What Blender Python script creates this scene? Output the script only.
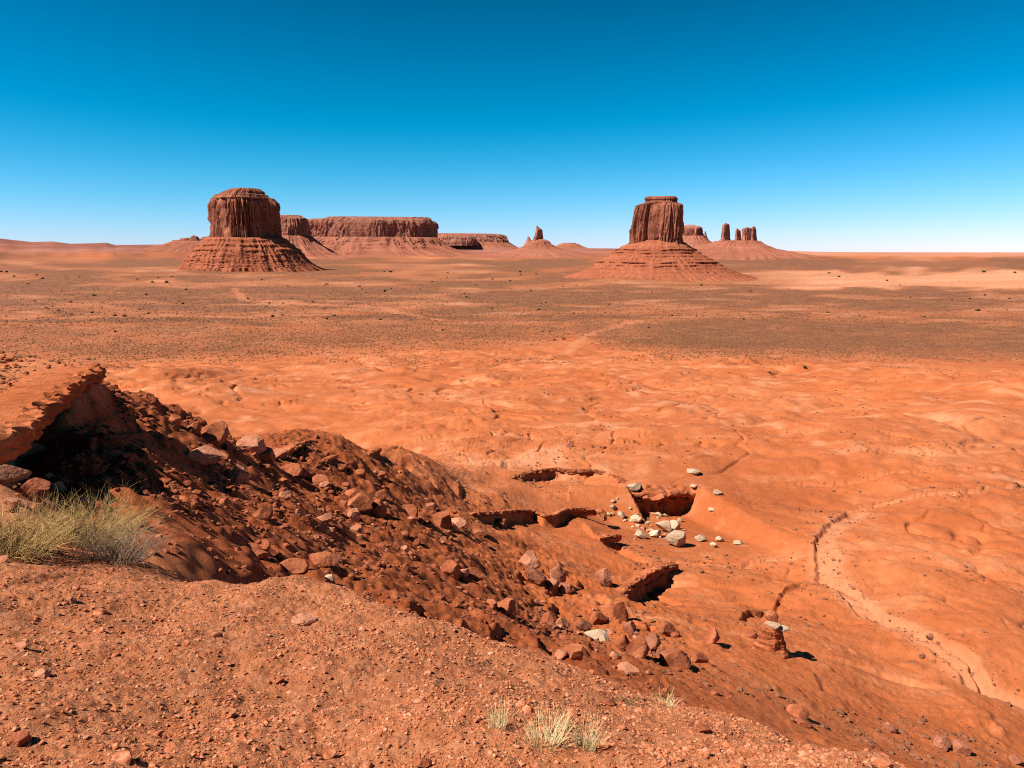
import bpy, math, random
import numpy as np
from mathutils import Vector, noise as mnoise, Matrix, Euler

random.seed(7)
rng = np.random.default_rng(11)
scene = bpy.context.scene
for o in list(bpy.data.objects):
    bpy.data.objects.remove(o)
col = scene.collection

# ------------------------------------------------------------------ camera
FPX, EYE, HOR = 773.0, 1.65, 252.0
PITCH = math.atan((384.0 - HOR) / FPX)
cam_d = bpy.data.cameras.new('camera')
cam_d.sensor_width = 36.0
cam_d.lens = FPX / 1024.0 * 36.0
cam_d.clip_start = 0.05
cam_d.clip_end = 200000.0
cam = bpy.data.objects.new('camera', cam_d)
cam.location = (0, 0, EYE)
cam.rotation_euler = (math.pi / 2 - PITCH, 0, 0)
col.objects.link(cam)
scene.camera = cam

# ------------------------------------------------------------------ sky and sun
SUN_AZ, SUN_EL = math.radians(-110.0), math.radians(48.0)
world = bpy.data.worlds.new('World')
scene.world = world
world.use_nodes = True
wn, wl = world.node_tree.nodes, world.node_tree.links
bg = wn['Background']
sky = wn.new('ShaderNodeTexSky')
sky.sky_type = 'NISHITA'
sky.sun_disc = False
sky.sun_elevation = SUN_EL
sky.sun_rotation = SUN_AZ % (2 * math.pi)
sky.altitude = 1700
sky.air_density = 1.0
sky.dust_density = 0.35
sky.ozone_density = 2.2
# the camera's vivid rendering of the sky: more contrast and saturation, channel by channel
sep = wn.new('ShaderNodeSeparateColor'); comb = wn.new('ShaderNodeCombineColor')
wl.new(sky.outputs[0], sep.inputs[0])
def wmath(op, a, b, clamp=False):
    t = wn.new('ShaderNodeMath'); t.operation = op
    for s_, v_ in zip(t.inputs, (a, b)):
        if hasattr(v_, 'is_linked'): wl.new(v_, s_)
        else: s_.default_value = v_
    return t.outputs[0]
SKY_GAIN = 0.91
def channel(x, off, gain):
    return wmath('MAXIMUM', wmath('MULTIPLY', wmath('SUBTRACT', x, off), gain * SKY_GAIN), 0.0)
wl.new(wmath('MULTIPLY', wmath('POWER', wmath('MAXIMUM', wmath('SUBTRACT', sep.outputs[0], 2.3), 0.0), 1.5), .63), comb.inputs[0])
wl.new(channel(sep.outputs[1], 1.3, 1.5), comb.inputs[1])
wl.new(channel(wmath('ADD', sep.outputs[2], wmath('MULTIPLY', sep.outputs[0], .35)), 2.7, 1.95), comb.inputs[2])
wl.new(comb.outputs[0], bg.inputs['Color'])
bg.inputs['Strength'].default_value = 0.05

sun_d = bpy.data.lights.new('sun', 'SUN')
sun_d.energy = 4.6
sun_d.angle = math.radians(0.5)
sun_d.color = (1.0, 0.95, 0.86)
sun = bpy.data.objects.new('sun', sun_d)
sv = Vector((math.sin(SUN_AZ) * math.cos(SUN_EL), math.cos(SUN_AZ) * math.cos(SUN_EL), math.sin(SUN_EL)))
sun.rotation_euler = sv.to_track_quat('Z', 'Y').to_euler()
sun.location = sv * 60
col.objects.link(sun)

vs = scene.view_settings
vs.view_transform = 'Standard'
vs.look = 'None'
vs.gamma = 1.0
vs.use_curve_mapping = False
vs.exposure = 0.97
scene.cycles.diffuse_bounces = 1
scene.cycles.use_denoising = False
scene.cycles.filter_width = 1.1

# ------------------------------------------------------------------ noise
def _hash(ix, iy, seed):
    h = (ix.astype(np.int64) * 374761393 + iy.astype(np.int64) * 668265263 + seed * 974711) & 0xFFFFFFFF
    h = ((h ^ (h >> 13)) * 1274126177) & 0xFFFFFFFF
    h = ((h ^ (h >> 16)) * 2246822519) & 0xFFFFFFFF
    return (h ^ (h >> 15)) & 0xFFFFFFFF

_GA = np.linspace(0, 2 * np.pi, 256, endpoint=False)
_GX, _GY = np.cos(_GA), np.sin(_GA)

def pn(x, y, seed=0):
    x = np.asarray(x, float); y = np.asarray(y, float)
    x0 = np.floor(x); y0 = np.floor(y)
    fx = x - x0; fy = y - y0
    ix = x0.astype(np.int64); iy = y0.astype(np.int64)
    def g(dx, dy):
        k = (_hash(ix + dx, iy + dy, seed) & 255).astype(np.int64)
        return _GX[k] * (fx - dx) + _GY[k] * (fy - dy)
    u = fx * fx * fx * (fx * (fx * 6 - 15) + 10)
    v = fy * fy * fy * (fy * (fy * 6 - 15) + 10)
    a = g(0, 0); b = g(1, 0); c = g(0, 1); d = g(1, 1)
    return 1.5 * ((a + u * (b - a)) * (1 - v) + (c + u * (d - c)) * v)

def rnd(ix, iy, seed=0):
    return _hash(np.asarray(np.floor(ix)), np.asarray(np.floor(iy)), seed) / 4294967295.0

def sstep(a, b, x):
    t = np.clip((x - a) / (b - a), 0, 1)
    return t * t * (3 - 2 * t)

# ------------------------------------------------------------------ pixel <-> world
def ray(u, v):
    x = (u - 512.0) / FPX; y = (384.0 - v) / FPX
    c, s = math.cos(PITCH), math.sin(PITCH)
    return np.array([x, c + y * s, -s + y * c])

def at(u, v, r):
    d = ray(u, v)
    k = r / math.hypot(d[0], d[1])
    return np.array([d[0] * k, d[1] * k, EYE + d[2] * k])

def theta_of(u):                       # azimuth of an image column at horizon height
    d = ray(u, HOR)
    return math.atan2(d[0], d[1])

# ------------------------------------------------------------------ thin plate surface in (azimuth, log range)
class TPS:
    def __init__(self, pts, lam=1e-4):
        P = np.array(pts, float)
        self.c = self.key(P[:, 0], P[:, 1])
        z = P[:, 2]
        n = len(P)
        K = self.phi(np.linalg.norm(self.c[:, None] - self.c[None], axis=2)) + lam * np.eye(n)
        A = np.zeros((n + 3, n + 3))
        A[:n, :n] = K
        A[:n, n] = 1; A[:n, n + 1:] = self.c
        A[n:, :n] = A[:n, n:].T
        self.w = np.linalg.solve(A, np.concatenate([z, np.zeros(3)]))
    @staticmethod
    def key(x, y):
        th = np.clip(np.arctan2(x, y), -1.3, 1.3)
        r = np.hypot(x, y)
        return np.stack([th * 2.2, np.log(np.maximum(r, 0.3))], axis=-1)
    @staticmethod
    def phi(r):
        return r * r * np.log(r + 1e-9)
    def __call__(self, x, y):
        k = self.key(x, y)
        out = np.empty(len(k))
        n = len(self.c)
        for i in range(0, len(k), 60000):
            kk = k[i:i + 60000]
            d = np.sqrt((kk[:, None, 0] - self.c[None, :, 0]) ** 2 + (kk[:, None, 1] - self.c[None, :, 1]) ** 2)
            out[i:i + 60000] = self.phi(d) @ self.w[:n] + self.w[n] + kk @ self.w[n + 1:]
        return out

VP = []   # what the photograph shows of slope, basin and plain: column, row, range
for u, v, r in [
    (104, 383, 31), (124, 389, 33.5), (110, 400, 31), (140, 450, 24.5), (100, 500, 17), (190, 505, 20), (150, 545, 11), (165, 415, 36), (200, 428, 40),
    (250, 440, 46), (320, 443, 56), (395, 447, 70), (230, 480, 30), (300, 480, 38), (300, 520, 27), (250, 540, 19),
    (250, 566, 13.5), (350, 560, 23), (350, 500, 38), (400, 480, 52), (400, 530, 36), (420, 575, 25), (400, 590, 20),
    (450, 500, 56), (450, 470, 74), (470, 580, 33), (530, 575, 42), (600, 590, 46), (560, 620, 36), (640, 650, 32),
    (500, 610, 27), (690, 660, 33), (740, 700, 27), (820, 740, 27), (900, 768, 30), (1000, 760, 36), (760, 640, 42),
    (820, 570, 58), (900, 700, 40), (1000, 640, 50), (1000, 560, 64), (1000, 500, 82), (850, 500, 82), (700, 540, 63),
    (660, 505, 72), (560, 520, 64), (560, 485, 76), (500, 445, 100), (580, 450, 96), (700, 450, 102), (850, 440, 108),
    (1000, 425, 130), (600, 400, 165), (480, 410, 142), (800, 400, 165), (330, 400, 165), (200, 385, 200),
    (100, 370, 265), (300, 375, 235), (500, 375, 235), (700, 375, 235), (900, 375, 235), (1100, 375, 235), (0, 370, 265)]:
    VP.append(at(u, v, r))
for u, r, z in [(150, 62, -19), (250, 72, -24), (330, 88, -25.5), (100, 46, -14), (40, 46, -14), (0, 60, -19), (-150, 60, -18),
                (150, 110, -27), (0, 120, -28), (1300, 40, -24), (1300, 80, -25), (1300, 130, -28), (-200, 14, -5), (-200, 25, -9),
                (150, 5, -4), (400, 7, -6), (600, 8, -7.5), (800, 10, -9), (1000, 12, -11), (1300, 12, -11), (512, 2, -5), (100, 2, -4), (1000, 2, -5),
                (40, 90, -24)]:
    t = theta_of(u)
    VP.append((math.sin(t) * r, math.cos(t) * r, z))
for u in (-250, 0, 250, 512, 770, 1024, 1300):
    t = theta_of(u)
    for r, z in ((380, -48.5), (650, -56), (1100, -59), (2000, -59.5), (2800, -53.5), (5000, -44), (9000, -36), (25000, -40), (60000, -45)):
        VP.append((math.sin(t) * r, math.cos(t) * r, z))
V_surf = TPS(VP, 3e-4)

# foreground mound and left plateau: outlines on the ground, tops fitted to what the photograph shows
FE = [at(*p) for p in [(-120, 458, 11.5), (0, 466, 10.6), (40, 498, 8.9), (75, 533, 7.5), (130, 553, 6.7), (170, 567, 6.3), (280, 575, 6.0),
      (380, 584, 5.7), (440, 598, 5.4), (500, 626, 5.2), (560, 650, 5.0), (640, 686, 4.8), (720, 704, 4.8), (800, 738, 4.5), (880, 772, 4.3),
      (980, 840, 4.0)]]
F_poly = [tuple(p[:2]) for p in FE] + [(4.5, 1.0), (7, -6), (3, -40), (-40, -40), (-40, 6), (-14, 8)]
F_surf = TPS([tuple(p) for p in FE] + [tuple(at(*p)) for p in [(512, 768, 2.45), (100, 768, 2.5), (900, 768, 2.75), (300, 660, 3.9),
      (60, 640, 4.3), (512, 700, 3.35), (0, 560, 6.0)]] + [(0.0, 0.3, -0.02), (-1, 0.4, 0.0), (1, 0.4, -0.1)], 2e-3)

PE = [at(*p) for p in [(103, 368, 30), (84, 374, 28), (66, 386, 25), (46, 399, 21.5), (24, 418, 17.5), (4, 434, 14.8), (-30, 446, 13),
                       (-120, 452, 12)]]
PB = [at(*p) for p in [(101, 361, 33), (60, 352.5, 37.5), (0, 350, 39.5), (-200, 347, 44)]]
P_poly = [tuple(p[:2]) for p in PE] + [(-60, 5), (-80, 40)] + [tuple(p[:2]) for p in PB[::-1]]
P_surf = TPS([tuple(p) for p in PE + PB], 2e-3)
_A = np.array([[p[0], p[1], 1] for p in PE[:-1] + PB]); _z = np.array([p[2] for p in PE[:-1] + PB])
P_pl = np.linalg.lstsq(_A, _z, rcond=None)[0]

def seg_dist(x, y, poly, closed=False):
    """distance to a polyline, and the position along it (0..n)"""
    best = np.full(len(x), 1e9); tt = np.zeros(len(x)); side = np.zeros(len(x))
    n = len(poly)
    for i in range(n if closed else n - 1):
        ax, ay = poly[i][0], poly[i][1]; bx, by = poly[(i + 1) % n][0], poly[(i + 1) % n][1]
        dx, dy = bx - ax, by - ay
        L2 = dx * dx + dy * dy + 1e-12
        t = np.clip(((x - ax) * dx + (y - ay) * dy) / L2, 0, 1)
        d = np.hypot(x - ax - t * dx, y - ay - t * dy)
        m = d < best
        best = np.where(m, d, best)
        tt = np.where(m, i + t, tt)
        side = np.where(m, np.sign((x - ax) * dy - (y - ay) * dx), side)
    return best, tt, side

def inside(x, y, poly):
    c = np.zeros(len(x), bool)
    n = len(poly)
    for i in range(n):
        ax, ay = poly[i]; bx, by = poly[i - 1]
        m = ((ay > y) != (by > y)) & (x < (bx - ax) * (y - ay) / (by - ay + 1e-12) + ax)
        c ^= m
    return c

def smax(a, b, k):
    h = np.clip(0.5 + 0.5 * (a - b) / k, 0, 1)
    return b + (a - b) * h + k * h * (1 - h)

# far skyline: table lands that rise at the back of the plain
SKY_U = [-400, -100, 0, 32, 54, 71, 95, 107, 116, 163, 215, 300, 470, 588, 618, 640, 760, 805, 850, 900, 1024, 1400]
SKY_V = [243, 241.5, 241.4, 244, 243.3, 245, 244.6, 244.0, 246, 245.7, 247, 250, 250.4, 248.6, 249, 250.2, 250.6, 251.6, 252.8, 253.3, 253.9, 254]
SKY_T = [theta_of(u) for u in SKY_U]
SKY_Z = [(HOR - v) / FPX for v in SKY_V]

def H_smooth(x, y):
    """land form without ledges and without small relief"""
    x = np.asarray(x, float); y = np.asarray(y, float)
    r = np.hypot(x, y)
    z = V_surf(x, y)
    far = r > 4000
    if far.any():
        th = np.arctan2(x[far], y[far])
        rr = r[far]
        zt = EYE + 9000 * np.interp(th, SKY_T, SKY_Z)
        w = sstep(5600, 9000, rr + 350 * pn(th * 14, rr * 0.0009, 71) + 160 * pn(th * 45, rr * 0.002, 72))
        # two benches in the rise
        w = w - .05 * np.sin(w * 18.85)
        w = np.where(rr > 9600, 1, w)
        z[far] = z[far] * (1 - w) + np.minimum(zt, zt * np.maximum(1, rr / 9000) * 1.0 if False else zt) * w
        for u0, v0, wd in ((973, 252.9, 3.2), (997, 252.2, 6.0), (1030, 253.0, 5.0)):
            t0 = theta_of(u0)
            hgt = EYE + 38000 * (HOR - v0) / FPX - z[far]
            k = np.clip(1 - np.abs(th - t0) * FPX / wd, 0, 1) * np.clip(1 - np.abs(rr - 38000) / 5000, 0, 1)
            z[far] += np.maximum(hgt, 0) * k
    m = r < 140
    if m.any():
        xs, ys, zs, rs = x[m], y[m], z[m], r[m]
        # mound under the viewpoint
        wob = 0.22 * pn(xs * 0.9, ys * 0.9, 3) + 0.1 * pn(xs * 2.7, ys * 2.7, 4)
        d, _, _ = seg_dist(xs, ys, F_poly, True)
        d = np.where(inside(xs, ys, F_poly), -d, d) + wob
        th = np.arctan2(xs, ys)
        sl = 0.95 - 0.38 * sstep(-0.25, 0.3, th)
        px = xs * np.minimum(1, 12 / np.maximum(rs, .1)); py = ys * np.minimum(1, 12 / np.maximum(rs, .1))
        ft = F_surf(px, np.maximum(py, 0.25))
        ft = np.where(ys < 0.25, ft * np.clip(1 + (ys - .25) * .1, 0, 1), ft)
        dd = np.maximum(d + 0.4, 0)
        fz = ft - sl * (np.sqrt(dd * dd + 0.25) - 0.5) * np.where(dd > 0, 1, 0)
        zs = smax(zs, fz, 0.5)
        # left plateau with its undercut face
        wob = 0.3 * pn(xs * 0.35, ys * 0.35, 5) + 0.18 * pn(xs * 1.1, ys * 1.1, 6)
        d, _, _ = seg_dist(xs, ys, P_poly, True)
        d = np.where(inside(xs, ys, P_poly), -d, d) + wob * 0.7
        pt = P_surf(xs, ys) + .10 * pn(xs * .5, ys * .5, 7)
        pz = pt - 3.1 * sstep(-1.25, -0.65, d) - 1.0 * np.maximum(d - 0.2, 0)
        zs = smax(zs, pz, 0.18)
        z[m] = zs
    return z

def hit(u, v, fn, rmin=1.5, rmax=50000):
    d = ray(u, v)
    k = 1 / math.hypot(d[0], d[1])
    rr = np.geomspace(rmin, rmax, 700)
    for _ in range(4):
        g = fn(d[0] * k * rr, d[1] * k * rr)
        below = (EYE + d[2] * k * rr) < g
        if not below.any():
            return None
        i = int(np.argmax(below))
        if i == 0:
            return np.array([d[0] * k * rr[0], d[1] * k * rr[0], g[0]])
        rr = np.linspace(rr[i - 1], rr[i], 12)
    q = rr[6]
    return np.array([d[0] * k * q, d[1] * k * q, float(fn(np.array([d[0] * k * q]), np.array([d[1] * k * q]))[0])])

# ledges: pixels along the lip, drop in metres, how far the cut fades towards the viewer, lip overhang
LEDGES = [
    ('main', [(627, 486.2), (637, 486), (648, 485.6), (660, 485.6), (675, 485.8), (690, 486.2), (701, 486.8)], 3.2, 16, .7),
    ('white_back', [(505, 477), (516, 475), (530, 471), (545, 468), (557, 467), (575, 469), (592, 469), (608, 471), (620, 477), (626, 486)], 1.15, 13, .4),
    ('middle', [(470, 512), (492, 511), (515, 509), (534, 509), (545, 514), (553, 514), (567, 507), (582, 507), (597, 507), (604, 514)], .75, 9, .45),
    ('corner', [(600, 534.6), (607, 534), (615, 533.4), (622, 533)], .72, 3, .5),
    ('lower', [(617, 600), (626, 585), (637, 577), (651, 569), (664, 564), (679, 561)], .9, 9, .5),
    ('rib', [(316, 471), (328, 465), (341, 458), (352, 452)], .5, 1.2, .4),
    ('rib2', [(340, 474), (354, 467), (367, 460), (380, 453)], .5, 1.2, .4),
    ('stack', [(288, 456), (297, 452), (306, 449), (316, 448)], .6, 1.2, .4),
]
for i, L in enumerate(LEDGES):
    pts = [hit(u, v, H_smooth) for u, v in L[1]]
    LEDGES[i] = L + (pts,)

GULLY = [  # pixels, half width m, depth m, how pale the bed is
    ([(829, 568), (826, 572), (805, 577), (786, 590), (766, 604), (745, 621)], .5, .42, .0),
    ([(640, 552), (680, 553), (740, 553), (790, 551), (824, 552)], .35, .35, .2),
    ([(1040, 484), (985, 492), (930, 497), (880, 505), (850, 512)], .42, .45, .32),
    ([(859, 516), (832, 532), (825, 551), (836, 582), (867, 602), (898, 621), (929, 641), (960, 660), (987, 687), (1030, 708)], .75, .4, .42),
    ([(915, 628), (945, 640), (975, 662), (990, 682), (1002, 698)], .3, .3, .0),
    ([(1000, 470), (930, 470), (860, 478), (800, 482)], .35, .35, .1),
]
for i, g in enumerate(GULLY):
    GULLY[i] = ([hit(u, v, H_smooth) for u, v in g[0]],) + g[1:]

def features(x, y, z, want_wash=False):
    wash = np.zeros(len(x))
    for name, px, drop, L, oh, pts in LEDGES:
        c = np.mean(pts, axis=0)
        R = max(np.hypot(*(p - c)[:2]) for p in pts) + L * 2.2
        m = np.hypot(x - c[0], y - c[1]) < R
        if not m.any():
            continue
        xs, ys = x[m], y[m]
        d, t, s = seg_dist(xs, ys, pts)
        n = len(pts) - 1
        jit = .25 * pn(xs * 1.3, ys * 1.3, 31)
        # near side of the lip: the right hand side of a polyline that runs left to right
        ex = d * np.where(s > 0, 1, -1) + jit
        ch = (pts[-1] - pts[0])[:2]; Lc = np.hypot(*ch); ch = ch / Lc
        tc = (xs - pts[0][0]) * ch[0] + (ys - pts[0][1]) * ch[1]
        we = .3 * Lc
        sh = .34 * Lc if name == 'main' else 0.0          # the cut starts left of the dark cliff
        endf = sstep(-.1 * we - 3.2 * sh, we - sh, tc) * sstep(-.1 * we, we, Lc - tc)
        along = 1
        if drop < .7: continue
        past = (t <= 0) | (t >= n)
        perp = (xs - pts[0][0]) * ch[1] - (ys - pts[0][1]) * ch[0]      # beyond the ends: distance in front of the chord
        ex = np.where(past, perp, ex)
        cut = drop * .9 * np.where(past, sstep(0, 6, ex), sstep(-.1, .5, ex)) * np.exp(-(np.maximum(ex - .5, 0) / L) ** 1.5) * endf * along
        z[m] -= cut
    for pts, hw, dep, pale in GULLY:
        c = np.mean(pts, axis=0)
        R = max(np.hypot(*(p - c)[:2]) for p in pts) + 6
        m = np.hypot(x - c[0], y - c[1]) < R
        if not m.any():
            continue
        xs, ys = x[m], y[m]
        wx = xs + .5 * pn(xs * .25, ys * .25, 41) + .2 * pn(xs * .9, ys * .9, 42)
        wy = ys + .6 * pn(xs * .25, ys * .25, 43) + .25 * pn(xs * .9, ys * .9, 44)
        d, t, s = seg_dist(wx, wy, pts)
        k = 1 - sstep(hw * .7, hw * 1.15, d)
        z[m] -= dep * k
        wash[m] = np.maximum(wash[m], pale * (1 - sstep(hw * .6, hw * 2.2, d)))
    return (z, wash) if want_wash else z

def H(x, y, full=False):
    x = np.asarray(x, float); y = np.asarray(y, float)
    z = H_smooth(x, y)
    r = np.hypot(x, y)
    z, wash = features(x, y, z, True)
    fd, _, _ = (None, None, None)
    near = np.zeros(len(x))
    m = r < 20
    if m.any():
        d, _, _ = seg_dist(x[m], y[m], F_poly, True)
        ins = inside(x[m], y[m], F_poly)
        near[m] = 1 - sstep(-.2, 3.0 + 4 * sstep(.1, .45, np.arctan2(x[m], y[m])) + 2.0 * pn(x[m] * .4, y[m] * .4, 9), np.where(ins, -d, d))
    plat = np.zeros(len(x))
    m = (r < 80) & (x < 0)
    if m.any():
        ins = inside(x[m], y[m], P_poly)
        d, _, _ = seg_dist(x[m], y[m], P_poly, True)
        plat[m] = sstep(-.3, .5, np.where(ins, d, -d))
    # small relief of the ground near the viewpoint
    def add(lo, hi, f, amp, seed, bil=False, w=None, ridge=False):
        mm = (r > lo[0]) & (r < hi[1])
        if not mm.any():
            return
        k = amp * sstep(lo[0], lo[1], r[mm]) * (1 - sstep(hi[0], hi[1], r[mm]))
        if w is not None:
            k = k * w[mm]
        n = pn(x[mm] * f, y[mm] * f, seed)
        if bil:
            n = np.sqrt(n * n + .004) * 2 - .62
        z[mm] += k * n
    one = np.ones(len(x))
    add((-2, -1), (8, 16), .9, .07, 11)
    add((-2, -1), (7, 14), 2.6, .035, 12)
    add((-2, -1), (6, 12), 7.0, .016, 13)
    add((-2, -1), (6, 10), 17.0, .009, 14)
    add((-2, -1), (5, 8), 38.0, .005, 15)
    calm = np.exp(-(((x - 11) / 15) ** 2 + ((y - 73) / 20) ** 2) ** 2)
    smooth_r = sstep(.10, .30, np.arctan2(x, y)) * (r < 200)
    hold = (1 - np.maximum(near, .85 * plat)) * (1 - .8 * calm) * (1 - .62 * smooth_r)
    # slope below the overhang and the broken ground in the middle: knobbly
    add((7, 10), (70, 110), .14, .55, 21, w=hold)
    add((7, 10), (60, 100), .42, .26, 22, w=hold)
    add((7, 10), (50, 90), 1.2, .15, 23, w=hold)
    add((7, 10), (36, 60), 3.3, .08, 24, w=hold)
    add((10, 12), (36, 60), .9, .12, 25, w=plat)
    # badland mounds, cut by runnels
    dm = (r > 24) & (r < 520)
    if dm.any():
        xx, yy, rr = x[dm], y[dm], r[dm]
        wx = xx + 9 * pn(xx / 45, yy / 45, 51); wy = yy + 9 * pn(xx / 45, yy / 45, 52)
        th = np.arctan2(xx, yy)
        wm = sstep(26, 60, rr) * sstep(-.55, -.1, th + rr * .002) * (1 - sstep(330, 470, rr))
        wm = wm * (1 - .88 * calm[dm])
        def bl(f, s, ax=1.0):
            n = pn(wx * f, wy * f * ax, s)
            return np.sqrt(n * n + .004)
        far = sstep(90, 220, rr)
        b1 = bl(1 / 42., 53, .8); b2 = bl(1 / 17., 54, .85); b3 = bl(1 / 6.5, 55); b4 = bl(1 / 2.4, 56)
        ru = np.zeros(len(xx))
        for sc_, dp, wd, sd in ((13., .42, .055, 57), (6., .2, .07, 58), (33., .8, .045, 59)):
            n_ = pn(wx / sc_ + .5 * pn(wx / sc_ * 2.3, wy / sc_ * 2.3, sd + 20), wy / sc_ * .7, sd)
            lim = (1 - sstep(90, 150, rr)) if sc_ < 10 else (1 - sstep(170, 300, rr)) if sc_ < 20 else sstep(70, 140, rr)
            ru = ru + dp * lim * np.exp(-(n_ / wd) ** 2) * sstep(-.2, .3, pn(wx / sc_ / 2.2, wy / sc_ / 2.2, sd + 30))
        z[dm] -= ru * wm
        z[dm] += wm * (3.4 * (b1 - .28) * (.35 + .65 * far) + 2.3 * (b2 - .28) * (.55 + .45 * far) + .62 * (b3 - .28) + .2 * (b4 - .28) * (1 - sstep(120, 220, rr)))
    # thin resistant beds: the slopes break into small steps
    tm = (r > 11) & (r < 320)
    if tm.any():
        xx, yy, rr, zz = x[tm], y[tm], r[tm], z[tm]
        hb = np.where(rr < 60, .75, 1.0)
        warp = .9 * pn(xx / 19, yy / 19, 101) + .22 * pn(xx / 2.6, yy / 2.6, 102) + .1 * pn(xx / .9, yy / .9, 103)
        q = (zz + warp) / hb
        fr = q - np.floor(q)
        st = .25 * fr + .75 * sstep(.70, .97, fr)
        mk = sstep(-.15, .3, pn(xx / 15, yy / 15, 104) + .35 * pn(xx / 4, yy / 4, 105)) * (1 - sstep(200, 310, rr)) * hold[tm]
        z[tm] += hb * (st - fr + .2) * mk * .85
    add((12, 16), (90, 150), 2.0, .07, 106, w=hold, bil=True)
    add((12, 16), (60, 90), 5.5, .03, 107, w=hold)
    # plain
    add((380, 600), (5000, 9000), 1 / 140., 1.6, 61)
    add((380, 500), (2500, 4000), 1 / 38., .7, 62)
    add((1100, 1800), (9000, 20000), 1 / 420., 5.0, 63)
    add((7500, 9000), (60000, 90000), 1 / 1500., 9.0, 64)
    if not full:
        return z
    return z, near, plat, wash

# ------------------------------------------------------------------ mesh helpers
def fill_mesh(name, V, F, smooth=True):
    """V (n,3), F (m,k) with k = 3 or 4, all faces of one size"""
    V = np.ascontiguousarray(V, np.float32); F = np.ascontiguousarray(F, np.int32)
    me = bpy.data.meshes.new(name)
    me.vertices.add(len(V)); me.vertices.foreach_set('co', V.ravel())
    k = F.shape[1]
    me.loops.add(F.size); me.loops.foreach_set('vertex_index', F.ravel())
    me.polygons.add(len(F))
    me.polygons.foreach_set('loop_start', np.arange(0, F.size, k, dtype=np.int32))
    me.polygons.foreach_set('use_smooth', np.full(len(F), smooth))
    me.update(calc_edges=True)
    return me

def link(name, me, mat=None, parent=None, loc=None):
    o = bpy.data.objects.new(name, me)
    col.objects.link(o)
    if mat is not None and me is not None and len(me.materials) == 0:
        me.materials.append(mat)
    if parent is not None:
        o.parent = parent
    if loc is not None:
        o.location = loc
    return o

def tag(o, label=None, cat=None, group=None, kind=None):
    if label: o['label'] = label
    if cat: o['category'] = cat
    if group: o['group'] = group
    if kind: o['kind'] = kind
    return o

def grid_faces(nr, nc, wrap=False):
    i = np.arange(nr - 1)[:, None]; j = np.arange(nc if wrap else nc - 1)[None]
    a = i * nc + j; b = i * nc + (j + 1) % nc
    return np.stack([a, b, b + nc, a + nc], axis=-1).reshape(-1, 4)

# ------------------------------------------------------------------ materials
class NT:
    def __init__(self, name, rough=.95):
        self.m = bpy.data.materials.new(name); self.m.use_nodes = True
        self.n = self.m.node_tree.nodes; self.l = self.m.node_tree.links
        self.b = self.n['Principled BSDF']
        self.b.inputs['Roughness'].default_value = rough
        self.b.inputs['Specular IOR Level'].default_value = .12
    def pos(self, scale=(1, 1, 1), obj=False):
        if obj:
            t = self.n.new('ShaderNodeTexCoord'); src = t.outputs['Object']
        else:
            t = self.n.new('ShaderNodeNewGeometry'); src = t.outputs['Position']
        mp = self.n.new('ShaderNodeMapping'); mp.inputs['Scale'].default_value = scale
        self.l.new(src, mp.inputs['Vector'])
        return mp.outputs[0]
    def noise(self, scale, detail=4, rough=.55, vec=None, dist=0.0):
        t = self.n.new('ShaderNodeTexNoise')
        t.inputs['Scale'].default_value = scale; t.inputs['Detail'].default_value = detail
        t.inputs['Roughness'].default_value = rough; t.inputs['Distortion'].default_value = dist
        self.l.new(vec if vec is not None else self.pos(), t.inputs['Vector'])
        return t.outputs['Fac']
    def ramp(self, fac, stops):
        t = self.n.new('ShaderNodeValToRGB')
        e = t.color_ramp.elements
        while len(e) < len(stops): e.new(.5)
        for k, (p, c) in enumerate(stops):
            e[k].position = p
            e[k].color = (c, c, c, 1) if not hasattr(c, '__len__') else (*c, 1)
        self.l.new(fac, t.inputs['Fac'])
        return t.outputs['Color']
    def mix(self, fac, a, b, mode='MIX'):
        t = self.n.new('ShaderNodeMix'); t.data_type = 'RGBA'; t.blend_type = mode
        for s, v in ((t.inputs[0], fac), (t.inputs[6], a), (t.inputs[7], b)):
            if hasattr(v, 'is_linked'): self.l.new(v, s)
            elif hasattr(v, '__len__'): s.default_value = (*v, 1)
            else: s.default_value = v
        return t.outputs[2]
    def math(self, op, a, b=0.0, clamp=False):
        t = self.n.new('ShaderNodeMath'); t.operation = op; t.use_clamp = clamp
        for s, v in zip(t.inputs, (a, b)):
            if hasattr(v, 'is_linked'): self.l.new(v, s)
            else: s.default_value = v
        return t.outputs[0]
    def attr(self, name):
        t = self.n.new('ShaderNodeAttribute'); t.attribute_name = name
        return t.outputs['Fac']
    def info(self):
        return self.n.new('ShaderNodeObjectInfo').outputs['Random']
    def bump(self, h, strength=.5, dist=.1):
        t = self.n.new('ShaderNodeBump'); t.inputs['Strength'].default_value = strength; t.inputs['Distance'].default_value = dist
        self.l.new(h, t.inputs['Height'])
        if self.b.inputs['Normal'].is_linked:
            self.l.new(self.b.inputs['Normal'].links[0].from_socket, t.inputs['Normal'])
        self.l.new(t.outputs[0], self.b.inputs['Normal'])
    def out(self, c):
        self.l.new(c, self.b.inputs['Base Color'])
        return self.m

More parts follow.
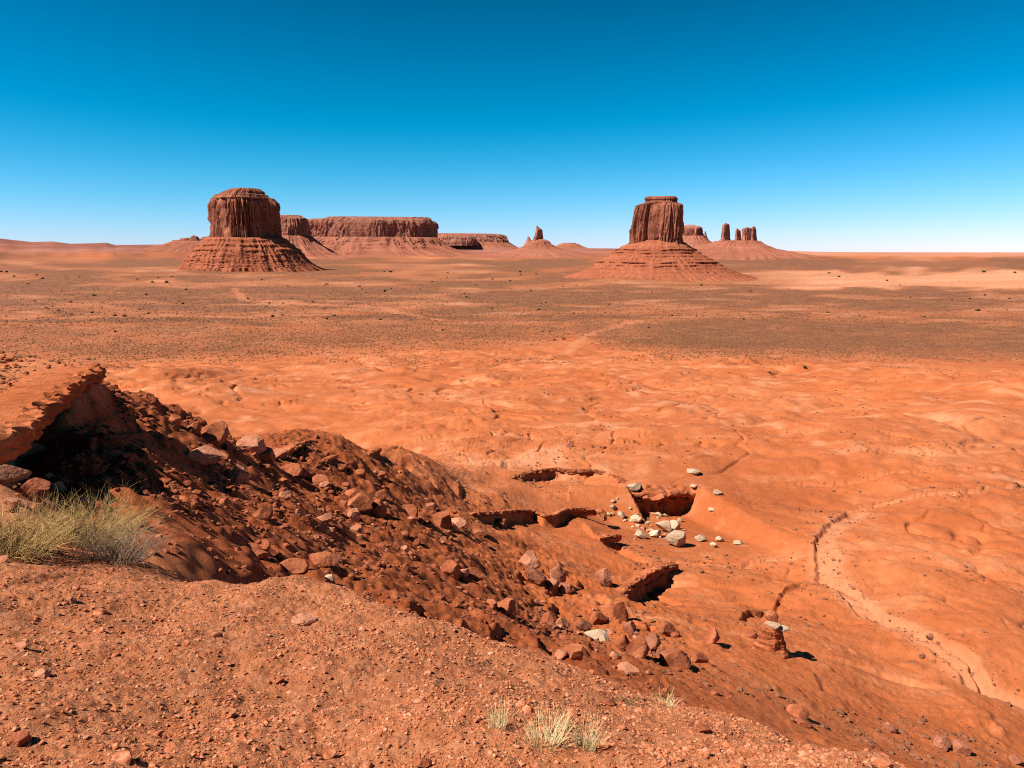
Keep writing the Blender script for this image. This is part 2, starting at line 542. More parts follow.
def ground_material():
    t = NT('red_earth')
    big = t.noise(.022, 6, .6, dist=.6)
    mid = t.noise(.16, 6, .62, dist=.5)
    fine = t.noise(1.4, 5, .65)
    c = t.ramp(big, [(.32, (.36, .093, .029)), (.5, (.44, .126, .044)), (.68, (.50, .170, .070))])
    c = t.mix(t.math('MULTIPLY', t.ramp(mid, [(.4, 0.), (.62, 1.)]), .55), c, (.34, .078, .02))
    c = t.mix(t.math('MULTIPLY', t.ramp(mid, [(.30, 1.), (.44, 0.)]), .55), c, (.56, .215, .098))
    c = t.mix(t.math('MULTIPLY', t.attr('pale'), .9), c, (.60, .27, .145))
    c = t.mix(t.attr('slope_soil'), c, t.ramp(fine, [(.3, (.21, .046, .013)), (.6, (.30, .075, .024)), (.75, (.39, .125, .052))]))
    g = t.noise(9, 6, .7)
    gv = t.n.new('ShaderNodeTexVoronoi'); gv.inputs['Scale'].default_value = 34
    t.l.new(t.pos(), gv.inputs['Vector'])
    gc = t.ramp(g, [(.3, (.40, .115, .042)), (.5, (.51, .175, .074)), (.7, (.57, .235, .115))])
    c = t.mix(t.attr('gravel'), c, gc)
    sp = t.noise(.055, 5, .75)
    sc = t.ramp(sp, [(.35, (.15, .057, .027)), (.55, (.215, .083, .039)), (.7, (.31, .122, .057))])
    c = t.mix(t.attr('scrub'), c, sc)
    c = t.mix(t.attr('tableland'), c, t.ramp(t.noise(.0012, 5, .65, vec=t.pos((1, .5, 25))), [(.36, (.20, .066, .043)), (.48, (.25, .086, .056)), (.62, (.32, .13, .09))]))
    c = t.mix(1.0, c, t.ramp(fine, [(.25, .86), (.75, 1.1)]), 'MULTIPLY')
    streak = t.noise(.7, 9, .76, vec=t.pos((1, .7, 1)), dist=.6)
    bad = t.math('MULTIPLY', t.math('SUBTRACT', 1.0, t.attr('gravel'), True), t.math('SUBTRACT', 1.0, t.attr('scrub'), True))
    c = t.mix(t.math('MULTIPLY', t.ramp(streak, [(.56, 0.), (.70, 1.)]), t.math('MULTIPLY', bad, .34)), c, (.58, .25, .125))
    c = t.mix(t.math('MULTIPLY', t.ramp(streak, [(.30, 1.), (.42, 0.)]), t.math('MULTIPLY', bad, .5)), c, (.26, .068, .022))
    t.bump(streak, .35, .22)
    t.bump(t.noise(3.5, 8, .72), .7, .12)
    t.bump(t.math('MULTIPLY', t.noise(24, 6, .7), t.attr('gravel')), .9, .03)
    return t.out(c)

def rock_material(name, cols, strata=0.0):
    t = NT(name)
    p = t.pos(obj=False)
    n1 = t.noise(1.1, 6, .62)
    n2 = t.noise(6, 6, .7)
    c = t.ramp(n1, [(.3, cols[0]), (.5, cols[1]), (.72, cols[2])])
    c = t.mix(1.0, c, t.ramp(n2, [(.25, .7), (.75, 1.2)]), 'MULTIPLY')
    r = t.info()
    c = t.mix(1.0, c, t.ramp(r, [(0, .8), (1, 1.15)]), 'MULTIPLY')
    if strata:
        s = t.noise(strata, 4, .6, vec=t.pos((.12, .12, 1)))
        c = t.mix(1.0, c, t.ramp(s, [(.35, .65), (.6, 1.15)]), 'MULTIPLY')
        t.bump(s, .9, .3)
    t.bump(n1, .6, .25)
    t.bump(n2, .7, .06)
    return t.out(c)

def butte_material(name, a, b, c3, zscale, streak=True):
    t = NT(name)
    s = t.noise(zscale, 5, .65, vec=t.pos((.06, .06, 1)), dist=.3)
    c = t.ramp(s, [(.3, a), (.5, b), (.7, c3)])
    if streak:
        k = t.noise(.035, 6, .7, vec=t.pos((1, 1, .16)), dist=1.2)
        c = t.mix(1.0, c, t.ramp(k, [(.32, .5), (.5, 1.), (.7, 1.22)]), 'MULTIPLY')
        k2 = t.noise(.11, 5, .7, vec=t.pos((1, 1, .14)), dist=1.0)
        c = t.mix(1.0, c, t.ramp(k2, [(.34, .6), (.5, 1.), (.68, 1.2)]), 'MULTIPLY')
        t.bump(k2, .7, 4)
        t.bump(k, .8, 7)
    else:
        t.bump(s, .8, 3)
    n = t.noise(.09, 6, .7)
    c = t.mix(1.0, c, t.ramp(n, [(.3, .75), (.7, 1.2)]), 'MULTIPLY')
    t.bump(n, .8, 4)
    return t.out(c)

def plain_material(name, c1, c2, scale=8, rough=.9):
    t = NT(name, rough)
    n = t.noise(scale, 4, .6)
    c = t.ramp(n, [(.3, c1), (.7, c2)])
    c = t.mix(1.0, c, t.ramp(t.info(), [(0, .8), (1, 1.15)]), 'MULTIPLY')
    return t.out(c)

M_ground = ground_material()
M_red = rock_material('red_sandstone', ((.19, .050, .021), (.31, .088, .038), (.43, .145, .068)))
M_brown = rock_material('brown_sandstone', ((.16, .055, .029), (.28, .098, .053), (.38, .15, .085)))
M_pale = rock_material('pale_sandstone', ((.34, .20, .12), (.47, .31, .20), (.60, .43, .30)))
M_pink = rock_material('pink_sandstone', ((.33, .12, .06), (.45, .175, .095), (.54, .24, .145)))
M_ledge = rock_material('ledge_sandstone', ((.24, .060, .022), (.37, .105, .042), (.46, .155, .068)), 3.2)
def gravel_material():
    t = NT('gravel_stone')
    c = t.ramp(t.noise(30, 3, .6), [(.3, (.25, .062, .025)), (.5, (.43, .135, .058)), (.68, (.62, .27, .155))])
    return t.out(t.mix(1.0, c, t.ramp(t.noise(3, 3, .6), [(.3, .8), (.7, 1.15)]), 'MULTIPLY'))
M_gravel = gravel_material()
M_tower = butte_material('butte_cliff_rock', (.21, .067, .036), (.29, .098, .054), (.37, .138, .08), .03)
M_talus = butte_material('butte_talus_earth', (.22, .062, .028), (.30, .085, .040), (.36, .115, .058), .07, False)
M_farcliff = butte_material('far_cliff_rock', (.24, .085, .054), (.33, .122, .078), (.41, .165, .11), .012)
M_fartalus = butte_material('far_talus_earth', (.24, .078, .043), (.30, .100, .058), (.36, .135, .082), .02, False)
M_stone = plain_material('dark_stone', (.14, .055, .027), (.26, .10, .05), 2)
M_scrub = plain_material('scrub_foliage', (.12, .046, .019), (.19, .076, .033), .3)
M_shrub = plain_material('shrub_foliage', (.028, .030, .010), (.065, .058, .022), 2)
M_straw = plain_material('dry_straw', (.42, .30, .13), (.66, .50, .27), 20)
M_rabbit = plain_material('rabbitbrush_blade', (.38, .225, .07), (.63, .43, .175), 9)
M_twig = plain_material('dead_twig', (.16, .10, .065), (.36, .25, .17), 12)
M_stem = plain_material('woody_stem', (.10, .055, .03), (.18, .11, .06), 10)
M_green = plain_material('low_green_leaf', (.075, .065, .022), (.15, .12, .045), 15)

# ------------------------------------------------------------------ ground sheet
def rows():
    out = []
    for a, b, n in ((.35, 2.0, 30), (2.0, 7.6, 330), (7.6, 34, 240), (34, 130, 330), (130, 420, 260), (420, 1200, 150), (1200, 5000, 100), (5000, 12000, 70), (12000, 48000, 25)):
        if a < 7:
            out.append(np.linspace(a, b, n, endpoint=False))
        else:
            out.append(1 / np.linspace(1 / a, 1 / b, n, endpoint=False) * .5 + np.geomspace(a, b, n, endpoint=False) * .5)
    return np.concatenate(out + [[48000.0]])

RR = rows()
fine = np.radians(np.linspace(-37, 37, 1001))
TH = np.concatenate([fine, np.radians(np.linspace(37, 323, 116)[1:-1])])
nR, nT = len(RR), len(TH)
gx = (RR[:, None] * np.sin(TH)[None]).ravel(); gy = (RR[:, None] * np.cos(TH)[None]).ravel()
gz, g_near, g_plat, g_wash = H(gx, gy, True)
me = fill_mesh('ground', np.stack([gx, gy, gz], 1), grid_faces(nR, nT, True))
gr = np.hypot(gx, gy); gth = np.arctan2(gx, gy)

def scrub_mask(x, y):
    r = np.hypot(x, y); th = np.arctan2(x, y)
    zz = np.interp(r, [380, 650, 1100, 2000, 2800, 5000, 9000], [-48.5, -56, -59, -59.5, -53.5, -44, -36])
    v = HOR + FPX * (EYE - zz) / np.maximum(r * np.cos(np.clip(th, -1.2, 1.2)), 1)
    u = 512 + FPX * np.tan(np.clip(th, -1.2, 1.2))
    wv = v + 3.5 * pn(u / 60, v / 9, 81) + 1.6 * pn(u / 22, v / 4, 82)
    bot = np.interp(u, [-300, 0, 200, 330, 420, 500, 545, 570, 600, 700, 1024, 1400], [362, 362, 360, 354, 349, 346, 341, 332, 344, 356, 357, 357])
    top = np.interp(u, [-300, 0, 300, 560, 700, 1024, 1400], [323, 322, 320, 321, 319, 322, 322])
    clump = sstep(-.45, .25, pn(u / 85, v / 11, 111) + .5 * pn(u / 26, v / 5, 112) + .3 * sstep(560, 640, u))
    m = (.46 + .28 * clump + .26 * sstep(570, 650, u + 40 * pn(v / 9, u / 90, 114))) * sstep(top - 3, top + 4, wv) * (1 - sstep(bot - 16, bot + 6, wv + 2.5 * pn(u / 8, v / 2.5, 85)))
    st = pn(u / 120, v / 6.5, 83) + .5 * pn(u / 45, v / 3, 84)
    m2 = sstep(-.3, .35, st + .3 * np.exp(-((v - 297) / 9) ** 2) - .45 * np.exp(-((v - 312) / 5) ** 2)) * .55
    m2 = (m2 + .55 + .25 * pn(u / 30, v / 2.2, 87)) * sstep(255, 259, wv) * (1 - sstep(320, 326, wv))
    right = sstep(700, 860, u)
    dark = sstep(259, 262, wv) * (1 - sstep(268, 271, wv)) * sstep(600, 700, u)
    pal = sstep(268, 272, wv) * (1 - sstep(285, 290, wv)) * right
    m2 = np.maximum(m2 * (1 - .85 * pal), .85 * dark)
    m = np.maximum(m, m2)
    m *= sstep(340, 380, r)
    pale = np.clip(pal * .75 + .35 * sstep(.1, .5, -st) * sstep(500, 700, r) * (1 - sstep(5000, 8000, r)) + .6 * sstep(.22, .6, pn(u / 75, v / 3.2, 88) + .4 * pn(u / 15, v / 1.2, 89)) * sstep(258, 264, v) * (1 - sstep(312, 318, v)), 0, 1)
    # bright wash crossing the plain
    for P in ([(236, 288), (245, 298), (300, 303), (380, 306), (415, 314), (440, 318)], [(566, 354), (574, 343), (584, 333), (604, 326), (640, 321)]):
        d, _, _ = seg_dist(u, v * 4, [(a, b * 4) for a, b in P])
        k = 1 - sstep(2, 8, d + 4 * pn(u / 9, v / 2, 86))
        k = k * (r > 360)
        m = m * (1 - .55 * k); pale = np.maximum(pale, .3 * k)
    return m, pale

sc, pale = scrub_mask(gx, gy)
far = sstep(5900, 7600, gr + 500 * pn(gth * 20, gr * .001, 73))
sc = sc * (1 - far); pale = pale * (1 - far)
bad = sstep(45, 90, gr) * (1 - sstep(330, 420, gr))
pale = np.maximum(pale, g_wash)
pale = np.maximum(pale, .5 * bad * sstep(.25, .75, .7 * pn(gx / 9, gy / 16, 91) + .6 * pn(gx / 3, gy / 5, 92) + .4 * pn(gx / 40, gy / 60, 90)))
right_far = far * sstep(.05, .35, gth) * (gth < 1)
pale = np.maximum(pale, right_far * .9)
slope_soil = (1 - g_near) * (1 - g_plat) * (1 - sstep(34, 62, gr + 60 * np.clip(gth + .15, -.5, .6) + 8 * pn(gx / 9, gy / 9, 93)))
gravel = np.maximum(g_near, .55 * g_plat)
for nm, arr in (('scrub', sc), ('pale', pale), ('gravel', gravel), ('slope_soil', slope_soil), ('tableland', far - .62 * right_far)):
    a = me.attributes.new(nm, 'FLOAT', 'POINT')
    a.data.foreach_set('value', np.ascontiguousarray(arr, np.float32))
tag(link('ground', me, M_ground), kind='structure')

# quick height lookup for placing things
def Hs(x, y):
    return H(np.atleast_1d(x), np.atleast_1d(y))

# ------------------------------------------------------------------ buttes and mesas
def interp_rows(rows_, n, ease=None):
    v = [q[0] for q in rows_]
    vv = np.linspace(v[0], v[-1], n)
    return vv, np.interp(vv, v, [q[1] for q in rows_]), np.interp(vv, v, [q[2] for q in rows_])

def column_mesh(name, D, rows_, mat, parent, depth=.8, p=2.6, flute=.07, ff=7.0, nrow=44, nang=200, seed=0, terr=0.0, terr_n=5,
                min_depth=0.0, rough=.02, gully=0.0, label=None, dD=0.0, groove=None, yaw=0.0, slab=1.0):
    """solid of stacked outlines whose left and right edges follow the photograph; D is its range in metres"""
    vv, ul, ur = interp_rows(rows_, nrow)
    mid = .5 * (rows_[-1][1] + rows_[-1][2])
    az = theta_of(mid)
    er = np.array([math.cos(az), -math.sin(az)]); ef = np.array([math.sin(az), math.cos(az)])
    ang = np.linspace(0, 2 * np.pi, nang, endpoint=False)
    ca, sa = np.cos(ang), np.sin(ang)
    sx = np.sign(ca) * np.abs(ca) ** (2 / p); sy = np.sign(sa) * np.abs(sa) ** (2 / p)
    yr = math.radians(yaw); sy = sy * slab
    sx, sy = sx * math.cos(yr) - sy * math.sin(yr), sx * math.sin(yr) + sy * math.cos(yr)
    sx, sy = sx / np.abs(sx).max(), sy / np.abs(sy).max()
    V = []
    zall = [at(mid, v, D)[2] for v in vv]
    ztop, zbot = zall[0], zall[-1]
    for k in range(nrow):
        z = zall[k]
        f = (z - zbot) / (ztop - zbot + 1e-9)
        pl = at(ul[k], vv[k], D); pr = at(ur[k], vv[k], D)
        c = .5 * (pl + pr)[:2] + ef * dD
        a = .5 * np.linalg.norm((pr - pl)[:2])
        b = max(depth * a, min_depth)
        n = flute * (np.abs(pn(ang * ff + 2.2 * np.sin(ang * 2 + seed) + 1.4 * np.sin(ang * 7 + seed * 2), np.full(nang, f * .9 + seed * 7.3), seed)) * 2 - .6)
        n = n + flute * .45 * (np.abs(pn(ang * ff * 2.7, np.full(nang, f * 2.2 + seed * 3.1), seed + 5)) * 2 - .6)
        rough_ = rough * (.4 if name == 'talus' else 1)
        n = n + flute * .6 * pn(ang * ff * .8, np.full(nang, seed * 2.3 + f * .4), seed + 7) + rough_ * pn(ang * 22, np.full(nang, f * 16 + seed), seed + 9)
        if terr:
            q = f * terr_n + .22 * pn(ang * 1.2, np.full(nang, seed * 1.7), seed + 3) + .08 * pn(ang * 9, np.full(nang, f * 9), seed + 13)
            saw = q - np.floor(q)
            lay = .35 + 1.1 * sstep(.5, .85, rnd(np.floor(q), np.full(nang, seed * 1.0), seed + 12)) * (1.25 - .9 * f)
            n = n + terr * (sstep(.0, .7, saw) - saw) * lay * sstep(-.35, .35, pn(ang * 3.4, np.floor(q) * 3.7, seed + 4) + .15) * sstep(.0, .15, f) / max(.25, 1 - .7 * f)
        if name in ('tower', 'cliff', 'buttress'):
            w_ = ang + .05 * pn(ang * 6, np.full(nang, f * 3), seed + 20)
            n = n - flute * .9 * np.exp(-(pn(w_ * ff * 2.4, np.full(nang, f * .8 + seed), seed + 16) / .11) ** 2) * sstep(.0, .5, pn(ang * ff, np.full(nang, f * 2.), seed + 17) + .4)
            n = n + .012 * pn(ang * 45, np.full(nang, f * 10), seed + 18)
        if name == 'talus':
            n = n + .011 * (pn(ang * 34, np.full(nang, f * 34), seed + 14) + .7 * pn(ang * 70, np.full(nang, f * 60), seed + 15))
        if gully:
            n = n - gully * np.abs(pn(ang * 9, np.full(nang, f * .8), seed + 6)) * (1 - f) * 1.2
        if groove is not None:
            for ga, gw, gd in groove:
                da = np.abs((ang - ga + np.pi) % (2 * np.pi) - np.pi)
                n = n - gd * np.exp(-(da / gw) ** 2)
        s = 1 + n
        P = c[None] + er[None] * (a * sx * s)[:, None] + ef[None] * (b * sy * s)[:, None]
        zz = z + (ztop - zbot) * .012 * pn(ang * 5, np.full(nang, f * 6), seed + 8)
        V.append(np.column_stack([P, np.broadcast_to(zz, (nang,))]))
    if name == 'talus':                                  # the skirt goes on below the plain
        e_ = V[-1] - V[-4]; sk = V[-1] + e_ * (.016 * D / max(1e-3, -e_[:, 2].mean()))
        V.append(sk); nrow += 1
    V = np.concatenate(V)
    F = grid_faces(nrow, nang, True)
    # closed top: shrinking rings
    top = V[:nang]; c = top.mean(0)
    rings = []
    for j, s in enumerate((.8, .55, .3, .08)):
        R = c + (top - c) * s
        R[:, 2] = c[2] + (ztop - zbot) * .012 * (j + 1) * (1 + .8 * pn(ang * 3, np.full(nang, j * 1.3), seed + 2))
        rings.append(R)
    base = len(V)
    Vt = np.concatenate([V] + rings)
    i = np.arange(nang); j = (i + 1) % nang
    tops = []
    prev = 0
    for k in range(4):
        cur = base + k * nang
        tops.append(np.stack([prev + i, cur + i, cur + j, prev + j], 1))
        prev = cur
    F = np.concatenate([F[:, ::-1]] + [tt[:, ::-1] for tt in tops])
    me = fill_mesh(name, Vt, F)
    # keep the root's origin: parts live in world coordinates under a root at the base
    if parent is not None:
        me.transform(Matrix.Translation(-parent.location))
    o = link(name, me, mat, parent)
    if label: o['label'] = label
    return o

def root(name, u, v, D, label, cat, group=None):
    e = bpy.data.objects.new(name, None)
    p = at(u, v, D)
    e.location = p
    e.empty_display_size = 5
    col.objects.link(e)
    return tag(e, label, cat, group)

# big butte on the left
b = root('butte', 245, 268, 2700, 'massive round-shouldered red butte standing left on the plain, the one with a domed cap', 'butte')
column_mesh('talus', 2700, [(238, 205, 284), (240, 203, 287), (246, 197, 294), (252, 190, 301), (258, 186, 306), (263, 184, 311), (267, 180, 317)], M_talus, b, depth=.95, p=2.1, flute=.035, ff=6, nrow=100, nang=420, seed=1, terr=.06, terr_n=6, rough=.02, gully=.0)
column_mesh('tower', 2700, [(198, 213, 270), (203, 210.5, 275.5), (207, 209, 277), (216, 209.3, 277.6), (228, 209.5, 278.6), (240, 208.5, 281.5), (248, 206, 284)], M_tower, b, depth=1, p=4, yaw=41, flute=.11, ff=3.6, nrow=60, nang=420, seed=2, rough=.012, groove=[(4.25, .05, .06), (4.75, .07, .10), (5.15, .05, .06), (3.8, .05, .06)])
column_mesh('caprock', 2700, [(188.6, 231, 259), (190.6, 227.5, 262), (191.4, 224, 263.5), (194.3, 219, 264.5), (195, 216, 267), (199, 212, 271.5), (200, 213.5, 270)], M_tower, b, depth=1, p=3.2, yaw=41, flute=.05, ff=6, nrow=26, nang=260, seed=3, rough=.03, terr=.05, terr_n=4)

# mitten butte on the right
b = root('butte', 657, 275, 1950, 'tall blocky red butte with a flat cap on a wide cone, right of centre', 'butte')
column_mesh('talus', 1950, [(236, 648, 668), (239, 640, 675), (243, 630, 685), (247, 621, 691), (252, 614, 698), (258.5, 605, 711), (264, 595, 720), (268, 589, 727), (272, 580, 738), (275, 572, 747)], M_talus, b, depth=.9, p=2.1, flute=.03, ff=6, nrow=110, nang=360, seed=4, terr=.10, terr_n=13, rough=.02, gully=.02)
column_mesh('tower', 1950, [(204, 643, 682), (206, 637, 682.8), (216, 634.8, 683), (231, 632, 682.6), (242, 631, 682.5), (250, 628, 685)], M_tower, b, depth=.85, p=4.5, yaw=-8, flute=.09, ff=3.6, nrow=60, nang=420, seed=6, rough=.012, groove=[(4.60, .035, .26), (4.74, .02, .08), (4.85, .015, .07), (4.5, .02, .05)])
column_mesh('caprock', 1950, [(196.8, 646.5, 676.5), (198, 645.3, 677.6), (200, 645, 678), (200.8, 646.4, 677), (203.5, 644.5, 678.6), (205, 645, 678)], M_tower, b, depth=.85, p=4.5, yaw=-8, flute=.05, ff=5, nrow=22, nang=260, seed=7, rough=.03)

# long mesa behind the left butte
b = root('mesa', 372, 254, 7000, 'long flat-topped mesa running right from behind the big left butte', 'mesa')
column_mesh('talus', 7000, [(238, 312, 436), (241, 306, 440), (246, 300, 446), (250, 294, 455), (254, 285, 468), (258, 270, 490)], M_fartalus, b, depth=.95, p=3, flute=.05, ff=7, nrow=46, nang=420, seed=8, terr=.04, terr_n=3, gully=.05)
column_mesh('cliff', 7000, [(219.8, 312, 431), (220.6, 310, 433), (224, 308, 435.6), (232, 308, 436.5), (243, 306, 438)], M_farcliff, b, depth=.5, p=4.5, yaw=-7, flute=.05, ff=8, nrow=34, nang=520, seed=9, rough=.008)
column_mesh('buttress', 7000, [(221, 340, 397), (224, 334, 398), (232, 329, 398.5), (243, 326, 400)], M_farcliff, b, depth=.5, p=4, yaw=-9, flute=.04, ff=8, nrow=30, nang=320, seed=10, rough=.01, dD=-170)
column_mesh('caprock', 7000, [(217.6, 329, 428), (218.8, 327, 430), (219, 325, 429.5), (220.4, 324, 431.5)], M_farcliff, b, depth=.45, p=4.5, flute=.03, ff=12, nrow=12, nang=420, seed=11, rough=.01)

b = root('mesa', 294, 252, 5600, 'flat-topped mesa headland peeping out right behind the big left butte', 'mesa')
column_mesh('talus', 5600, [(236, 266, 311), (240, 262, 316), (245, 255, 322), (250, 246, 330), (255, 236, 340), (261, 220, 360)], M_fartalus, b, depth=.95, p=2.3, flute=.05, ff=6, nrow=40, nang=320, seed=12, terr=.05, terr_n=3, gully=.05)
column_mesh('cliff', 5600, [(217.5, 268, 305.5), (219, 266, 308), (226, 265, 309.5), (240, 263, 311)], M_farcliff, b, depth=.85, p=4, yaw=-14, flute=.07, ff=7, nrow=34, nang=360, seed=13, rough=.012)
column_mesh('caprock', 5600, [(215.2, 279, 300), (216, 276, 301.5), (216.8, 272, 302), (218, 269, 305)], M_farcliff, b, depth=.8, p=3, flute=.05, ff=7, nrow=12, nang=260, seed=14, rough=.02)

# farther mesa
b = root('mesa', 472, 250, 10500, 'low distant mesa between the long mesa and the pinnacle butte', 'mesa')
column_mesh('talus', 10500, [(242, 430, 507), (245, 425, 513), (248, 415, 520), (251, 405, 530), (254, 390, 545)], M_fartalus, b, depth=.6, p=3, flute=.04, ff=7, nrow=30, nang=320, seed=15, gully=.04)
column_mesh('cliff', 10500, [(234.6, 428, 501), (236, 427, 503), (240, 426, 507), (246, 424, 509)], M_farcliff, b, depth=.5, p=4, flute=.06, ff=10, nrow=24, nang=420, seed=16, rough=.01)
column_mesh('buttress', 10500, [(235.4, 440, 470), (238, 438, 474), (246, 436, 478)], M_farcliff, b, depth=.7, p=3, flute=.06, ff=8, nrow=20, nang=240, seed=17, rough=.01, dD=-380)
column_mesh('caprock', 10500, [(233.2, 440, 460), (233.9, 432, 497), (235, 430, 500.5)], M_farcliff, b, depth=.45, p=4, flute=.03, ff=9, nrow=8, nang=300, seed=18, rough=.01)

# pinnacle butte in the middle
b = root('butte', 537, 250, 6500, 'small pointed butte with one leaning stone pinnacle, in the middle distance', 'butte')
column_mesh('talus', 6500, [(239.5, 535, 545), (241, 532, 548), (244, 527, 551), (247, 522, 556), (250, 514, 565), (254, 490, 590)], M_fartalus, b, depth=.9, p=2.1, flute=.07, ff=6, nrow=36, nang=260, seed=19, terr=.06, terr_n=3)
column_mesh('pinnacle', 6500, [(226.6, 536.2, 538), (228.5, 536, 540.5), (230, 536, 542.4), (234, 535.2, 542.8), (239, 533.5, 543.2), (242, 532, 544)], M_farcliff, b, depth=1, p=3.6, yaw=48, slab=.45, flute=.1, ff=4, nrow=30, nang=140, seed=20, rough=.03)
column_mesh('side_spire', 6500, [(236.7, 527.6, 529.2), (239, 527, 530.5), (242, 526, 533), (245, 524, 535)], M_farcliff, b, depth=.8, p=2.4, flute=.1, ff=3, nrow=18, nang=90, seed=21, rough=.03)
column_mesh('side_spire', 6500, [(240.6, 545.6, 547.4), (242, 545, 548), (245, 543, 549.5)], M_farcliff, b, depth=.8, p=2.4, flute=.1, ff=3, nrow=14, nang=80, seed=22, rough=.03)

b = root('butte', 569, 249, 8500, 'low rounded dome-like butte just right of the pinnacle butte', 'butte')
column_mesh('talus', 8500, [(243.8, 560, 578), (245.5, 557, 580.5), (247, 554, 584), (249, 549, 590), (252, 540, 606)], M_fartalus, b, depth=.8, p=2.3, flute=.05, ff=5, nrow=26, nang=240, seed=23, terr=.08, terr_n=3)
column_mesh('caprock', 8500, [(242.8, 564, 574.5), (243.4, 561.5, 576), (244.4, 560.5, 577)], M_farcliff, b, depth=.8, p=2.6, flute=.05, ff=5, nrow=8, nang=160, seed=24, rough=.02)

# group behind the right butte
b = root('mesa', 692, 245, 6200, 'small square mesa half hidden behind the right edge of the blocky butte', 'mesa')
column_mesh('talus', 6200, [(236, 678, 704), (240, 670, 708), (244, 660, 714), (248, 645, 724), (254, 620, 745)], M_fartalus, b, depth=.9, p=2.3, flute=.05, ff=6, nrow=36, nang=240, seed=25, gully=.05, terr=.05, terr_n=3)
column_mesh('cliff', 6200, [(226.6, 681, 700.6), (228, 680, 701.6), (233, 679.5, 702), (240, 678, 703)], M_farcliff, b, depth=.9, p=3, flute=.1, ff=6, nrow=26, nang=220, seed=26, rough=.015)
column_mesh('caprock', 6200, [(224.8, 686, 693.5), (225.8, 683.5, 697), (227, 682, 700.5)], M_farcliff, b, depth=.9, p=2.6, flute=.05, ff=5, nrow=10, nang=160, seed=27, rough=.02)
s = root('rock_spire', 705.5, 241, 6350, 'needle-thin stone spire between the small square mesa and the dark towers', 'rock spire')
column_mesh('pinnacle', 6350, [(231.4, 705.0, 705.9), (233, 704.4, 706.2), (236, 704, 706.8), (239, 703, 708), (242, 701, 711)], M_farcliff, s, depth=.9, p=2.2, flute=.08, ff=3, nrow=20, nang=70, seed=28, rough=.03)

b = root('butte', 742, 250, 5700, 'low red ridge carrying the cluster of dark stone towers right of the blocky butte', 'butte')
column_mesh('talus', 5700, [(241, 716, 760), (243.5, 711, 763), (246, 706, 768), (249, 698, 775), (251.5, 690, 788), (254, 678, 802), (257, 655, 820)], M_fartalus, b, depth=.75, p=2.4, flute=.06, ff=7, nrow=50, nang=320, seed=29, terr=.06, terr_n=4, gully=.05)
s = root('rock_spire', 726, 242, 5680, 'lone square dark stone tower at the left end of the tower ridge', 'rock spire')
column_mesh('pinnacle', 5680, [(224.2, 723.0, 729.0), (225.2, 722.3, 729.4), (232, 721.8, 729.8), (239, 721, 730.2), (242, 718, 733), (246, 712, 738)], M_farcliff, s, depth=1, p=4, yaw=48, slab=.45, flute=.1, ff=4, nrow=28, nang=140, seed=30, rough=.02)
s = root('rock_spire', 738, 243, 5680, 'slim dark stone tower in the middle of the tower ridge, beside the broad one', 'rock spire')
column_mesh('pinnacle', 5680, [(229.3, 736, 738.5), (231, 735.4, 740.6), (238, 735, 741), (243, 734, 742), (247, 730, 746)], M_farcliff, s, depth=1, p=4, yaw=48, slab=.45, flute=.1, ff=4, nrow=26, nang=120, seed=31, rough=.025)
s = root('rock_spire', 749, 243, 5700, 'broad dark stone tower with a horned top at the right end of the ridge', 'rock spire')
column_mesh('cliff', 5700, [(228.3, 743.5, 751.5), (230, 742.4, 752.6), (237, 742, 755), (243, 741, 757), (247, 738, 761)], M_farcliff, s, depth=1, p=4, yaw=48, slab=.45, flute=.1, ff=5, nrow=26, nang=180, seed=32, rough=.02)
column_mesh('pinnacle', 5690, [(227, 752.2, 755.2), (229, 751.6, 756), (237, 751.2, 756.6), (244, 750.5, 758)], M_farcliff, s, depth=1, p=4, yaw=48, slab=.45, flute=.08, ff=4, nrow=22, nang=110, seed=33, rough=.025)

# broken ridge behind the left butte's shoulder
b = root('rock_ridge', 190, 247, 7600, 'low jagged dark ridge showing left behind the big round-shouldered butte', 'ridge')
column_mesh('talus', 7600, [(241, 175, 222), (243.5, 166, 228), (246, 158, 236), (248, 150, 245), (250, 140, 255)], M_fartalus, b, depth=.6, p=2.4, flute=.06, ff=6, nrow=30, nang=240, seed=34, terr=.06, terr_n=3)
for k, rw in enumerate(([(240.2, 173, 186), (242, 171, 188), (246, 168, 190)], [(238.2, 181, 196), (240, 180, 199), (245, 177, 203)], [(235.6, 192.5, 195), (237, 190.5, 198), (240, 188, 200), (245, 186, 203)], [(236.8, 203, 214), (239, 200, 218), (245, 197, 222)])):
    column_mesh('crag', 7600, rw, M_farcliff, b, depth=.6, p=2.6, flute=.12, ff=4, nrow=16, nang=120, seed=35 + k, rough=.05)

# ------------------------------------------------------------------ boulders
def ico(sub):
    import bmesh
    bm = bmesh.new()
    bmesh.ops.create_icosphere(bm, subdivisions=sub, radius=1)
    V = np.array([v.co[:] for v in bm.verts]); F = np.array([[v.index for v in f.verts] for f in bm.faces])
    bm.free()
    return V, F

ICO = {k: ico(k) for k in (1, 2, 4)}

